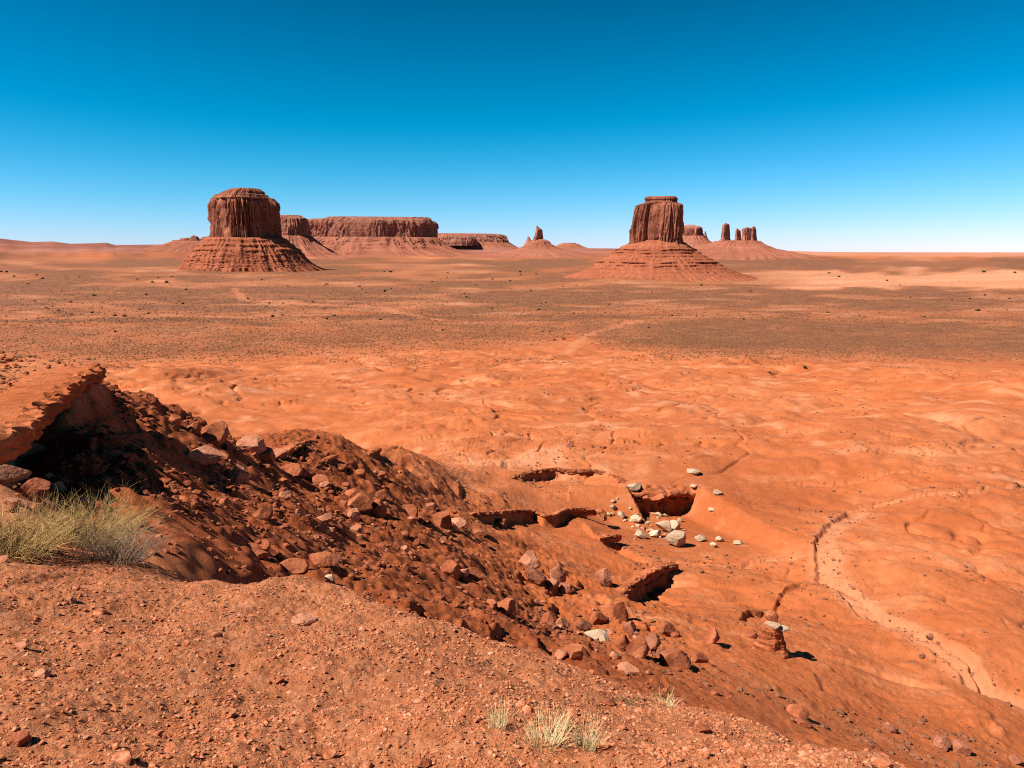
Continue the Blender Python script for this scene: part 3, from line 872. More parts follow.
def rock_shape(seed, sub=4, planes=11, lo=.55, hi=.92, rough=.06, flat=1.0):
    r_ = random.Random(seed)
    V, F = ICO[sub]
    V = V.copy()
    for k in range(planes):
        n = np.array([r_.gauss(0, 1), r_.gauss(0, 1), r_.gauss(0, 1)]); n /= np.linalg.norm(n)
        o = r_.uniform(lo, hi)
        d = V @ n - o
        V -= np.where(d > 0, d, 0)[:, None] * n[None] * .96
    if rough:
        for i, p in enumerate(V):
            q = Vector(p) * 1.6 + Vector((seed * 3.1, 0, 0))
            s = 1 + rough * mnoise.fractal(q, 1.0, 2.0, 4) + rough * .5 * mnoise.noise(q * 5)
            V[i] = p * s
    V[:, 2] *= flat
    ext = (V.max(0) - V.min(0)) / 2
    V = (V - (V.max(0) + V.min(0)) / 2) / ext
    return V, F

def shape_mesh(name, seed, mat, **kw):
    V, F = rock_shape(seed, **kw)
    me = fill_mesh(name, V, F, False)
    me.materials.append(mat)
    return me

MATS = {'r': M_red, 'b': M_brown, 'p': M_pale, 'k': M_pink}
ROCKS = {k: [shape_mesh('boulder', 100 * i + ord(k), m, planes=10 + i % 6, lo=.45, hi=.85, rough=.055 + .012 * (i % 4)) for i in range(9)] for k, m in MATS.items()}
SLABS = {k: [shape_mesh('slab', 900 + 100 * i + ord(k), m, planes=16, lo=.45, hi=.8, rough=.05) for i in range(5)] for k, m in MATS.items()}

_cnt = [0]
def put_rock(u, v, w, h, mat='r', label=None, name='boulder', cat='boulder', group=None, slab=False, dz=0.0, sink=.26, deep=None, on=None):
    """a rock centred on pixel (u, v), w by h pixels, its base on the ground (or at height on)"""
    p = hit(u, v + h * .38, H_now) if on is None else on
    if p is None: return None
    r = float(np.hypot(p[0], p[1]))
    dist = math.hypot(r, EYE - p[2])
    a = w * dist / FPX / 2 * 1.05
    hz = h * dist / FPX / 2
    if deep is None: deep = .9
    _cnt[0] += 1
    rr = random.Random(_cnt[0] * 17)
    me = rr.choice((SLABS if slab else ROCKS)[mat])
    o = bpy.data.objects.new(name, me)
    col.objects.link(o)
    o.scale = (a, a * deep * rr.uniform(.85, 1.1), hz * 1.08)
    az = math.atan2(p[0], p[1])
    o.rotation_euler = (rr.uniform(-.12, .12), rr.uniform(-.16, .16), -az + rr.choice((0, math.pi)) + rr.uniform(-.3, .3))
    fwd = np.array([math.sin(az), math.cos(az)])
    o.location = (p[0] + fwd[0] * a * .4, p[1] + fwd[1] * a * .4, p[2] + hz * (1 - 2 * sink) + dz)
    if label: tag(o, label, cat, group)
    return o

# height lookup reduced to the ground sheet itself
def H_now(x, y):
    return H(x, y)
for_each = None

def ground_z(x, y):
    return float(H(np.array([float(x)]), np.array([float(y)]))[0])

# ------------------------------------------------------------------ ledges
def sweep_ledge(name, pts, h, oh, mat, seed, label, cat='rock ledge', block=.8, back=.7, zlift=-.05, under=0.0, prof=None):
    """rock band with a broken, overhanging lip swept along a line that runs left to right"""
    P = np.array(pts)
    seg = np.linalg.norm(np.diff(P[:, :2], axis=0), axis=1)
    L = np.concatenate([[0], np.cumsum(seg)])
    step = max(h * .09, .06) if block > .4 else .05
    n = max(int(L[-1] / step), 8)
    s = np.linspace(0, L[-1], n)
    C = np.stack([np.interp(s, L, P[:, k]) for k in range(3)], 1)
    T = np.gradient(C[:, :2], axis=0)
    ker = np.ones(9) / 9
    for k in (0, 1):
        T[:, k] = np.convolve(np.pad(T[:, k], 4, mode='edge'), ker, mode='valid')
    T /= np.linalg.norm(T, axis=1)[:, None] + 1e-9
    N = np.stack([T[:, 1], -T[:, 0]], 1)            # toward the viewer's side
    end = np.clip(np.minimum(s, L[-1] - s) / (h * 1.0), 0, 1) ** .6
    custom = prof is not None
    prof = prof or [(-back, -.7), (-back, -.3), (-.45, -.12), (-.1, .0), (.25, .03), (.55, .02), (.9, .0), (1.0, -.05), (1.0, -.13), (.96, -.2), (.75, -.24),
            (.62, -.3), (.7, -.36), (.55, -.44), (.25, -.5), (.12, -.6), (.2, -.7), (.1, -.8), (.15, -.95), (.1, -1.25), (-back, -1.25)]
    m = len(prof)
    V = np.zeros((n, m, 3))
    for j, (a, z) in enumerate(prof):
        lay = int(abs(z) * 6)
        bl = rnd(s / (h * block) + .37 * lay + .25 * pn(s, s * 0 + lay, seed), np.full(n, lay + 10.0), seed)
        if custom:
            bl = np.clip(.5 + .6 * pn(s / 1.1, np.full(n, z * .7 + 1.5), seed + 9) + .35 * pn(s / .27, np.full(n, z * 1.2), seed + 10), 0, 1.2)
        sm = pn(s / (h * .35), np.full(n, z * 4), seed + 1)
        if a > 0:
            off = oh * h * a * (.35 + .75 * bl) + .07 * h * sm - under * h * np.clip((-z - .2) / .5, 0, 1)
        else:
            off = a * h + .1 * h * sm
        zz = z * h * (.7 + .45 * rnd(s / (h * block * 1.7), np.full(n, 3.0), seed + 4)) + .05 * h * pn(s / (h * .5), np.full(n, 7.0), seed + 2) + .03 * h * pn(s / (h * .12), np.full(n, j * .7), seed + 3)
        if custom:
            zz = z * h + .04 * h * pn(s / .5, np.full(n, a * 3), seed + 2)
        elif z > -.1:
            zz = zz + .10 * h * (bl - .5)
        zz = zz + .07 * h * pn(s * 1.9, np.full(n, a * 2.5), seed + 6) + .05 * h * pn(s * 5, np.full(n, a * 6), seed + 7)
        V[:, j, 0] = C[:, 0] + N[:, 0] * off * end
        V[:, j, 1] = C[:, 1] + N[:, 1] * off * end
        V[:, j, 2] = C[:, 2] + zlift * h + zz * (.3 + .7 * end) - (1 - end) * h * .3
    V = V.reshape(-1, 3)
    F = grid_faces(n, m, True)
    c = V.mean(0)
    me = fill_mesh(name, V - c, F, False)
    import bmesh
    bm = bmesh.new(); bm.from_mesh(me)
    bmesh.ops.holes_fill(bm, edges=[e for e in bm.edges if e.is_boundary], sides=0)
    bmesh.ops.recalc_face_normals(bm, faces=bm.faces)
    bm.to_mesh(me); bm.free()
    o = link(name, me, mat, loc=c)
    return tag(o, label, cat)

LAB = {
    'main': 'short dark overhanging cliff with pale slabs on its rim, above the white rubble',
    'white_back': 'thin crumbling rock rim along the back of the eroded bowl, left of the dark cliff',
    'middle': 'long low cracked rock shelf across the middle of the slope, below the eroded bowl',
    'corner': 'small dark angled rock step just left of the white rubble',
    'lower': 'curved dark rock lip above the round boulders, below the white rubble',
    'rib': 'left one of two thin parallel dark rock ribs on the spur crest',
    'rib2': 'right one of two thin parallel dark rock ribs on the spur crest',
    'stack': 'short flat rock layer on the spur crest, left of the two thin ribs',
}
for i, (nm, px, drop, L, oh, pts) in enumerate(LEDGES):
    sweep_ledge('rock_ledge', pts, drop * (1.5 if drop < .7 else 1), oh, M_ledge, 200 + i, LAB[nm], block=.45 if drop < .7 else .65, zlift=.55 if drop < .7 else -.05)

# undercut rim of the left plateau
rim = [p for p in PE[:-1]][::-1]
rim = [np.array([p[0], p[1], float(P_surf(np.array([p[0]]), np.array([p[1]]))[0])]) for p in rim]
rim_prof = [(-1.9, -.5), (-1.9, -.1), (-1.6, -.02), (-1.2, .01), (-.75, .02), (-.3, .02), (-.05, .02), (.2, .02), (.6, .0), (.9, -.02), (1.0, -.08), (.95, -.18), (.8, -.26), (.7, -.32),
            (.8, -.4), (.6, -.48), (.3, -.56), (-.3, -.62), (-.6, -.7), (-1.3, -.75), (-1.9, -.8)]
sweep_ledge('rock_ledge', rim, .85, .6, M_ground, 240, 'big crumbling undercut rim of the left plateau, its black shadow below', block=.4, zlift=.13, prof=rim_prof)

# ------------------------------------------------------------------ hand placed rocks
def ROCK(u, v, w, h, m, label, **k):
    return put_rock(u, v, w, h, m, label, **k)

# lit steps of sandstone at the left edge, under the rim
ROCK(16, 452, 46, 17, 'r', 'broad flat sandstone step just under the rim at the left edge', slab=True, deep=.7)
ROCK(6, 478, 40, 20, 'k', 'pinkish sandstone slab at the left edge, second step under the rim', slab=True, deep=.7)
ROCK(30, 492, 34, 18, 'r', 'cracked red sandstone slab just behind the left yellow bush', slab=True, deep=.7)
ROCK(52, 492, 22, 18, 'k', 'blocky pinkish sandstone step rising behind the largest yellow bush', slab=True, deep=.8)
ROCK(26, 470, 30, 12, 'r', 'thin red sandstone slab wedged between the steps at the left edge', slab=True, deep=.7)
# knobs on the plateau tip
ROCK(92, 368, 17, 13, 'r', 'dark knob of rock jutting from the tip of the left plateau')
ROCK(80, 382, 20, 13, 'r', 'dark layered block just below the knob on the plateau tip', slab=True)
for u_, v_, r_, w_, h_, lab_ in ((88, 377, 29.3, 24, 17, 'dark craggy block hanging in the shade right under the tip of the left plateau'),
                            (77, 385, 27.0, 26, 16, 'dark craggy block in the shade under the plateau lip, second from the tip'),
                            (67, 393, 24.6, 22, 14, 'dark craggy block in the shade under the plateau lip, third from the tip')):
    q_ = at(u_, v_, r_)
    put_rock(u_, v_, w_, h_, 'r', lab_, name='crag', cat='rock', on=q_ - np.array([0, 0, h_ * r_ / FPX * .3]))
# spur crest and slope under the overhang
ROCK(212, 434, 30, 22, 'r', 'largest rounded red boulder on the spur crest, black shadow at its right')
ROCK(206, 456, 34, 18, 'k', 'long pale pink boulder lying below the largest crest boulder', slab=True)
ROCK(194, 427, 12, 10, 'r', 'small block at the left foot of the largest crest boulder')
ROCK(251, 446, 26, 18, 'k', 'broad pinkish boulder on the spur crest, right of the largest boulder')
ROCK(266, 455, 18, 16, 'r', 'red block leaning on the right side of the broad pinkish crest boulder')
ROCK(238, 475, 18, 20, 'k', 'upright pinkish boulder on the slope under the two crest boulders')
ROCK(278, 455, 22, 14, 'k', 'wedge-shaped boulder with a bright top and dark right face on the spur')
ROCK(292, 470, 20, 12, 'r', 'dark boulder at the left end of a row on the spur slope')
ROCK(306, 473, 18, 13, 'r', 'dark boulder in the middle of a row on the spur slope')
ROCK(321, 480, 16, 10, 'r', 'dark boulder at the right end of a row on the spur slope')
ROCK(285, 496, 14, 11, 'k', 'small pale-topped boulder on the slope below the row of dark boulders')
ROCK(263, 514, 18, 15, 'r', 'dark lone boulder with a long shadow in the middle of the spur slope')
ROCK(324, 519, 16, 9, 'k', 'pale flat-topped slab on the slope, left of the split outcrop', slab=True)
ROCK(300, 512, 9, 10, 'k', 'narrow upright stone between the lone dark boulder and the cream slab')
ROCK(294, 567, 26, 14, 'r', 'low rounded boulder at the left just over the gravel edge')
ROCK(326, 560, 30, 18, 'r', 'big rounded boulder just over the gravel edge, shadow on its right')
ROCK(354, 514, 12, 13, 'k', 'pale cube-like block at the left foot of the split outcrop')
ROCK(377, 508, 20, 20, 'r', 'rounded right half of the split outcrop with a bright top')
ROCK(359, 503, 26, 20, 'r', 'dark jagged left half of the split outcrop on the slope', slab=True)
ROCK(352, 494, 18, 8, 'r', 'flat dark slab topping the left half of the split outcrop', slab=True)
ROCK(411, 511, 14, 14, 'r', 'small red boulder right of the split outcrop')
ROCK(431, 506, 14, 8, 'b', 'small dark slab tilted on the slope right of the split outcrop', slab=True)
ROCK(442, 520, 18, 15, 'r', 'angular red boulder with a dark right face, mid slope left of the cracked shelf')
ROCK(458, 523, 18, 10, 'k', 'low pinkish boulder right of the angular red boulder')
ROCK(480, 532, 18, 8, 'r', 'flat red slab at the right end of the mid-slope rock row', slab=True)
ROCK(499, 523, 16, 9, 'r', 'low dark boulder under the left part of the cracked shelf')
# boulders in the middle
ROCK(451, 570, 18, 18, 'r', 'tall red boulder at the left end of the shadowed boulder cluster')
ROCK(463, 574, 13, 12, 'k', 'small pinkish boulder in the middle of the shadowed boulder cluster')
ROCK(475, 575, 20, 15, 'r', 'wide red boulder at the right end of the shadowed boulder cluster')
ROCK(528, 560, 21, 13, 'k', 'wedge-shaped boulder highest in the middle boulder group')
ROCK(536, 577, 20, 18, 'b', 'rounded brown boulder, left one of the middle group')
ROCK(558, 573, 15, 20, 'b', 'upright egg-shaped brown boulder in the middle group')
ROCK(567, 588, 16, 12, 'b', 'dark brown boulder lowest in the middle group')
ROCK(553, 584, 12, 11, 'k', 'small pinkish boulder wedged between the brown boulders of the middle group')
ROCK(603, 578, 15, 20, 'b', 'lone upright egg-shaped boulder right of the middle group')
ROCK(570, 444, 7, 8, 'b', 'tiny dark standing stone alone on the far orange badlands', name='standing_stone', cat='stone')
ROCK(505, 606, 20, 13, 'r', 'red boulder just past the gravel edge, below the shadowed cluster')
ROCK(492, 603, 10, 8, 'r', 'small block at the left of the red boulder past the gravel edge')
ROCK(549, 617, 14, 11, 'r', 'rounded boulder past the gravel edge, straight below the egg-shaped boulder')
ROCK(563, 622, 13, 10, 'k', 'small pinkish boulder just right of the rounded one past the gravel edge')
ROCK(585, 626, 14, 13, 'b', 'brown boulder with a dark right side above the pale bedrock patch')
ROCK(599, 618, 16, 12, 'r', 'red boulder left of the tall shadowed slab')
ROCK(619, 610, 18, 22, 'r', 'tall leaning slab throwing a black triangular shadow', slab=True)
ROCK(630, 628, 13, 15, 'b', 'upright brown boulder at the top of the big boulder heap')
ROCK(622, 643, 15, 18, 'r', 'tall red boulder at the left of the big boulder heap')
ROCK(637, 647, 22, 22, 'r', 'largest rounded boulder in the big heap')
ROCK(651, 643, 17, 18, 'b', 'brown boulder at the right of the big boulder heap')
ROCK(668, 630, 18, 15, 'r', 'dark-sided boulder behind the right of the big heap')
ROCK(675, 659, 28, 17, 'r', 'layered red block with a dark hollow face, right below the big heap', slab=True)
ROCK(700, 659, 16, 10, 'r', 'low red boulder right of the layered hollow block')
ROCK(710, 636, 16, 15, 'r', 'lone red boulder between the big heap and the hoodoo')
ROCK(597, 637, 24, 7, 'p', 'whitish flat bedrock slab left of the big boulder heap', slab=True)
ROCK(561, 656, 13, 10, 'k', 'pale pinkish broken stone at the gravel edge, left of a dark wedge')
ROCK(574, 653, 18, 12, 'r', 'dark wedge of rock at the gravel edge below the bedrock slab')
ROCK(615, 657, 12, 12, 'k', 'pale crumbly stone at the lower left of the big heap')
ROCK(628, 670, 18, 6, 'k', 'thin pale slab in front of the big heap', slab=True)
# lower right
ROCK(797, 713, 18, 10, 'r', 'flat red rock above a second one at the right end of the gravel slope', slab=True)
ROCK(803, 723, 16, 7, 'r', 'lower of two flat red rocks at the right end of the gravel slope', slab=True)
ROCK(890, 728, 11, 10, 'b', 'small round boulder alone on the smooth ground at lower right')
ROCK(941, 744, 14, 11, 'b', 'left one of two neighbouring boulders at lower right')
ROCK(961, 749, 14, 12, 'b', 'right one of two neighbouring boulders at lower right, paler patch on it')
ROCK(1015, 760, 9, 7, 'b', 'brown stone in the bottom right corner')
ROCK(931, 637, 8, 6, 'b', 'dark stone on the bank of the dry wash at right')
ROCK(752, 634, 9, 9, 'r', 'small red rock at the left foot of the hoodoo')

# hoodoo with a white cap
p = hit(770, 652, H_now)
e = bpy.data.objects.new('hoodoo', None); e.location = p; col.objects.link(e)
tag(e, 'stubby red rock pillar with a white cap stone beside the narrow gully', 'hoodoo')
sc_ = math.hypot(np.hypot(p[0], p[1]), EYE - p[2]) / FPX
n, na = 26, 40
V = []
aa = np.linspace(0, 2 * np.pi, na, endpoint=False)
for k in range(n):
    f = k / (n - 1)
    rad = np.interp(f, [0, .25, .6, .85, 1], [17, 13.5, 10.5, 9.5, 6.5]) * sc_
    nn = 1 + .14 * pn(aa * 1.6, np.full(na, f * 1.5), 301) + .1 * pn(np.full(na, f * 9), aa * .5, 302) + .06 * pn(aa * 5, np.full(na, f * 6), 303)
    V.append(np.column_stack([np.cos(aa) * rad * nn, np.sin(aa) * rad * nn * .9, np.full(na, (-3 + f * 31) * sc_)]))
V = np.concatenate(V); V = np.vstack([V, [[0, 0, 28 * sc_]]])
F4 = grid_faces(n, na, True)
me = bpy.data.meshes.new('pillar')
me.from_pydata(V.tolist(), [], F4.tolist() + [[(n - 1) * na + i, (n - 1) * na + (i + 1) % na, n * na] for i in range(na)])
me.update()
link('pillar', me, M_ledge, e)
def part_rock(name, par, off, size, mat, seed, rot=0):
    me = shape_mesh(name, seed, mat, sub=2, planes=12)
    o = link(name, me, None, par); o.location = off; o.scale = size; o.rotation_euler = (.1, .05, rot)
    return o
part_rock('cap_stone', e, (-.5 * sc_, -4 * sc_, 27.5 * sc_), (7 * sc_, 6 * sc_, 3.2 * sc_), M_pale, 311)['label'] = 'white cap stone'
part_rock('cap_stone', e, (9 * sc_, -2 * sc_, 23.5 * sc_), (7 * sc_, 5 * sc_, 2.6 * sc_), M_pale, 312, .4)['label'] = 'lower pale cap stone on the right'
part_rock('top_knob', e, (1 * sc_, 6 * sc_, 31 * sc_), (6 * sc_, 6 * sc_, 7 * sc_), M_ledge, 313)

# white rubble under the dark cliff
WH = [
 (633, 487.5, 16, 6, 'long white slab lying on the rim at the left end of the dark cliff', 1),
 (694, 487, 7, 4, 'small white slab on the rim at the right end of the dark cliff', 1),
 (718, 493.5, 9, 4, 'white slab on the ground right of the dark cliff', 1),
 (693, 472, 12, 5, 'pale slab patch on the ground above the dark cliff', 1),
 (613, 508, 6, 6, 'white stone topmost of the pile down the bowl', 0),
 (621.5, 516, 7, 8, 'white block below the topmost stone of the pile', 0),
 (636, 520, 11, 7, 'white slab high in the pile under the dark cliff', 0),
 (663, 528, 14, 11, 'large white slab tilted in the middle of the pile', 0),
 (675, 526, 10, 9, 'white block touching the right side of the large tilted slab', 0),
 (680, 520, 5, 5, 'small white stone above the right of the pile', 0),
 (675, 541, 20, 15, 'biggest white block, lowest right in the pile, dark right side', 0),
 (655, 534, 12, 8, 'pale block left of the biggest white block', 0),
 (641, 536, 12, 7, 'pale broken slab at the lower left of the pile', 1),
 (658, 515, 9, 4, 'pale flat stone alone under the middle of the dark cliff', 1),
 (665, 508, 5, 4, 'small pale stone close under the dark cliff', 0),
 (700, 539, 10, 6, 'pale stone right of the biggest white block', 0),
 (720, 540, 8, 5, 'white slab farther right of the pile', 1),
 (713, 545.5, 7, 5, 'pale stone below the farther white slab', 0),
 (738, 543, 9, 4, 'white slab rightmost on the slope beyond the pile', 1),
 (712, 510, 7, 4, 'pale slab on the slope right of the dark cliff base', 1),
]
for u, v, w, h, lab, sl in WH:
    put_rock(u, v, w, h, 'p', lab, name='white_rock', cat='rock', slab=bool(sl), sink=.1)
for k in range(42):
    t = random.random()
    u = 612 + 70 * t + random.gauss(0, 8); v = 508 + 30 * t ** .8 + random.gauss(0, 7)
    w = random.uniform(2.2, 5)
    put_rock(u, v, w, w * random.uniform(.5, .9), random.choice('pppk'), 'tiny pale stone in the white rubble under the short dark cliff', name='white_rock', cat='rock', group='small stones of the white rubble', sink=.1)

# rocks strewn over the slopes
def strewn(n, poly, lo, hi, mats, label, name, cat, group, power=2.2):
    xs = [q[0] for q in poly]; ys = [q[1] for q in poly]
    k = 0
    while k < n:
        u, v = random.uniform(min(xs), max(xs)), random.uniform(min(ys), max(ys))
        if not inside(np.array([u]), np.array([v]), poly)[0]: continue
        w = lo + (hi - lo) * random.random() ** power
        put_rock(u, v, w, w * random.uniform(.5, .95), random.choice(mats), label, name=name, cat=cat, group=group, slab=random.random() < .35)
        k += 1
strewn(85, [(110, 395), (150, 405), (240, 445), (330, 450), (395, 450), (420, 500), (440, 590), (300, 570), (170, 562), (150, 520), (200, 500), (190, 440)], 3, 13, 'rrrrbk',
       'small angular red rock strewn on the rubbly slope below the left overhang', 'rock', 'rock', 'rocks strewn over the slope below the overhang')
strewn(60, [(400, 505), (480, 515), (500, 540), (450, 565), (520, 600), (640, 600), (700, 650), (700, 690), (640, 680), (560, 640), (480, 600), (430, 570)], 2.5, 8, 'rrbkk',
       'small red rock among the boulders on the lower slope beyond the gravel edge', 'rock', 'rock', 'rocks among the boulders of the lower slope')
strewn(18, [(0, 455), (25, 450), (60, 465), (100, 485), (150, 515), (140, 545), (60, 500), (0, 520)], 5, 16, 'rrk',
       'rough red rock of the stepped outcrop beside the dry bushes at the left edge', 'rock', 'rock', 'rocks of the outcrop by the bushes')
# stones on the gravel in front
for u, v, w, h, m, lab in [
    (217, 635, 9, 6, 'k', 'pale stone with a dark right side in the middle of the gravel slope'),
    (43, 675, 12, 7, 'k', 'flat pinkish stone on the gravel at lower left'),
    (280, 681, 8, 6, 'r', 'dark little stone on the gravel, centre left'),
    (305, 622, 22, 7, 'k', 'flat pinkish slab half buried in the gravel near the far edge'),
    (22, 647, 10, 5, 'k', 'thin flake of stone at the left edge of the gravel'),
    (423, 764, 16, 8, 'r', 'reddish stone cut by the bottom edge of the picture'),
    (20, 742, 16, 8, 'r', 'dark flat stone in the bottom left corner'),
    (71, 600, 8, 5, 'k', 'small grey-pink stone on the gravel below the grey bush'),
    (5, 560, 8, 5, 'k', 'pale flake of stone below the yellow bush at left'),
    (328, 579, 9, 6, 'p', 'small white stone lying at the gravel edge'),
    (610, 704, 10, 6, 'r', 'dark red stone between the straw tufts'),
    (703, 731, 14, 5, 'r', 'flat dark red slab on the gravel right of the straw tufts')]:
    put_rock(u, v, w, h, m, lab, name='stone', cat='stone', sink=.15)

# ------------------------------------------------------------------ loose stuff: gravel and rubble
def scatter_mesh(name, pts, sizes, mat, label, sub=1, nshape=10, flat=(.35, .8), seed=0, smooth=False):
    r_ = np.random.default_rng(seed)
    shapes = [rock_shape(5000 + seed * 50 + i, sub=sub, planes=7, lo=.5, hi=.9, rough=.12) for i in range(nshape)]
    VV, FF = [], []; off = 0
    idx = r_.integers(0, nshape, len(pts))
    for s in range(nshape):
        V, F = shapes[s]
        q = np.where(idx == s)[0]
        if len(q) == 0: continue
        n = len(q)
        a = r_.uniform(0, 2 * np.pi, n); S = sizes[q]
        sx = S * r_.uniform(.75, 1.2, n); sy = S * r_.uniform(.6, 1.0, n); sz = S * r_.uniform(flat[0], flat[1], n)
        X = V[None, :, 0] * sx[:, None]; Y = V[None, :, 1] * sy[:, None]; Z = V[None, :, 2] * sz[:, None]
        t1 = r_.normal(0, .3, n)[:, None]
        Y, Z = Y * np.cos(t1) - Z * np.sin(t1), Y * np.sin(t1) + Z * np.cos(t1)
        ca, sa = np.cos(a)[:, None], np.sin(a)[:, None]
        W = np.stack([X * ca - Y * sa + pts[q, 0:1], X * sa + Y * ca + pts[q, 1:2], Z + pts[q, 2:3] + (sz * .35)[:, None]], -1)
        VV.append(W.reshape(-1, 3)); FF.append((F[None] + (np.arange(n) * len(V))[:, None, None] + off).reshape(-1, 3))
        off += n * len(V)
    me = fill_mesh(name, np.concatenate(VV), np.concatenate(FF), smooth)
    return tag(link(name, me, mat), label, 'gravel' if 'gravel' in name else 'rubble', kind='stuff')

def pix_points(n, poly, seed):
    """points on the ground inside an outline given by its image corners"""
    r_ = np.random.default_rng(seed)
    corners = poly
    xs = [c[0] for c in corners]; ys = [c[1] for c in corners]
    out = np.zeros((0, 2))
    while len(out) < n:
        q = np.column_stack([r_.uniform(min(xs), max(xs), n), r_.uniform(min(ys), max(ys), n)])
        out = np.concatenate([out, q[inside(q[:, 0], q[:, 1], corners)]])
    return out[:n]

def plan_scatter(n, rmin, rmax, th0, th1, seed, cond):
    r_ = np.random.default_rng(seed)
    out = []
    tot = 0
    while tot < n:
        r = np.exp(r_.uniform(np.log(rmin), np.log(rmax), n * 2)); th = r_.uniform(th0, th1, n * 2)
        x, y = r * np.sin(th), r * np.cos(th)
        k = cond(x, y, r_)
        out.append(np.column_stack([x[k], y[k]])); tot += int(k.sum())
    xy = np.concatenate(out)[:n]
    return np.column_stack([xy, H(xy[:, 0], xy[:, 1])])

def near_cond(x, y, r_):
    d, _, _ = seg_dist(x, y, F_poly, True)
    sd = np.where(inside(x, y, F_poly), -d, d)
    return r_.uniform(0, 1, len(x)) < (1 - sstep(-.2, 2.2 + 4 * sstep(.1, .45, np.arctan2(x, y)), sd)) * (.45 + .55 * sstep(-.35, .3, pn(x * 1.1, y * 1.1, 95)))
P = plan_scatter(42000, 2.1, 9.5, -.66, .66, 1, near_cond)
S = (.0022 + .010 * rng.random(len(P)) ** 5 + .0026 * rng.random(len(P))) * (.62 + .09 * np.minimum(np.hypot(P[:, 0], P[:, 1]), 5))
scatter_mesh('gravel', P, S, M_gravel, 'loose red gravel covering the slope in the foreground', sub=1, seed=1)
P = plan_scatter(420, 2.1, 10.5, -.66, .66, 2, near_cond)
scatter_mesh('gravel_chips', P, .010 + .024 * rng.random(len(P)) ** 3, M_gravel, 'larger flat red stone chips scattered among the foreground gravel', sub=2, flat=(.25, .6), seed=2)

def slope_cond(x, y, r_):
    _, near, plat, _ = H(x, y, True)
    r = np.hypot(x, y); th = np.arctan2(x, y)
    w = (1 - near) * (1 - plat) * (1 - sstep(28, 60, r + 45 * np.clip(th + .2, -.3, .6))) * (.1 + .9 * sstep(.0, .4, pn(x * .3, y * .3, 96)))
    return r_.uniform(0, 1, len(x)) < w
P = plan_scatter(6500, 7, 60, -.62, .3, 3, slope_cond)
scatter_mesh('slope_rubble', P, (.03 + .17 * rng.random(len(P)) ** 4) * np.clip(np.hypot(P[:, 0], P[:, 1]) / 34, .25, 1) + np.hypot(P[:, 0], P[:, 1]) * .0006, M_red, 'loose broken stone covering the slope below the left overhang', sub=1, seed=3)
def plat_cond(x, y, r_):
    _, near, plat, _ = H(x, y, True)
    return r_.uniform(0, 1, len(x)) < plat * (.3 + .7 * sstep(-.1, .3, pn(x * .5, y * .5, 98)))
P = plan_scatter(1500, 12, 42, -.66, -.40, 9, plat_cond)
scatter_mesh('plateau_rubble', P, .02 + .1 * rng.random(len(P)) ** 4, M_red, 'small stones littering the flat top of the left plateau', sub=1, seed=9)
def basin_cond(x, y, r_):
    r = np.hypot(x, y); th = np.arctan2(x, y)
    w = sstep(.0, .5, pn(x * .09, y * .09, 97)) * sstep(24, 32, r)
    for pts, hw, dep, pal in GULLY:
        d, _, _ = seg_dist(x, y, pts)
        w = np.maximum(w * 1.0, .9 * np.exp(-(d / 2.0) ** 2))
    return r_.uniform(0, 1, len(x)) < w
P = plan_scatter(4200, 26, 260, -.1, .62, 4, basin_cond)
scatter_mesh('basin_rubble', P, .03 + .16 * rng.random(len(P)) ** 6 + np.hypot(P[:, 0], P[:, 1]) * .0004, M_stone, 'small dark stones and tufts speckling the orange basin floor', sub=1, seed=4)

# ------------------------------------------------------------------ scrub on the plain
def blob_field(name, P, S, mat, label, cat, seed):
    r_ = np.random.default_rng(seed)
    V0, F0 = ICO[1]
    base = np.array([[1, 0, .1], [.3, .95, .1], [-.8, .6, .1], [-.8, -.6, .1], [.3, -.95, .1], [.1, 0, 1.0], [0, 0, -.5]])
    Fb = np.array([[0, 1, 5], [1, 2, 5], [2, 3, 5], [3, 4, 5], [4, 0, 5], [1, 0, 6], [2, 1, 6], [3, 2, 6], [4, 3, 6], [0, 4, 6]])
    n = len(P)
    J = base[None] * (1 + r_.uniform(-.35, .35, (n, 7, 3)))
    W = J * S[:, None, None]; W[:, :, 2] *= .8
    W += P[:, None, :]
    me = fill_mesh(name, W.reshape(-1, 3), (Fb[None] + (np.arange(n) * 7)[:, None, None]).reshape(-1, 3), False)
    return tag(link(name, me, mat), label, cat, kind='stuff')

def scrub_cond(x, y, r_):
    m, _ = scrub_mask(x, y)
    return r_.uniform(0, 1, len(x)) < m
P = plan_scatter(24000, 370, 760, -.62, .62, 5, scrub_cond)
blob_field('scrub', P, .32 + .38 * rng.random(len(P)), M_scrub, 'low brown scrub covering the plain in a dark belt', 'scrub', 6)
def fringe_cond(x, y, r_):
    return r_.uniform(0, 1, len(x)) < (1 - sstep(0, 1, (375 - np.hypot(x, y)) / 150)) ** 2 * sstep(-.15, .35, pn(x / 30, y / 40, 113))
P = plan_scatter(2600, 190, 380, -.62, .62, 12, fringe_cond)
blob_field('sparse_scrub', P, .22 + .35 * rng.random(len(P)) ** 2, M_scrub, 'scattered low scrub thinning out onto the orange badlands', 'scrub', 13)
P = plan_scatter(24000, 700, 3000, -.62, .62, 7, scrub_cond)
blob_field('distant_scrub', P, .5 + .8 * rng.random(len(P)) ** 2, M_scrub, 'sparse low scrub dotting the far plain around the buttes', 'scrub', 8)

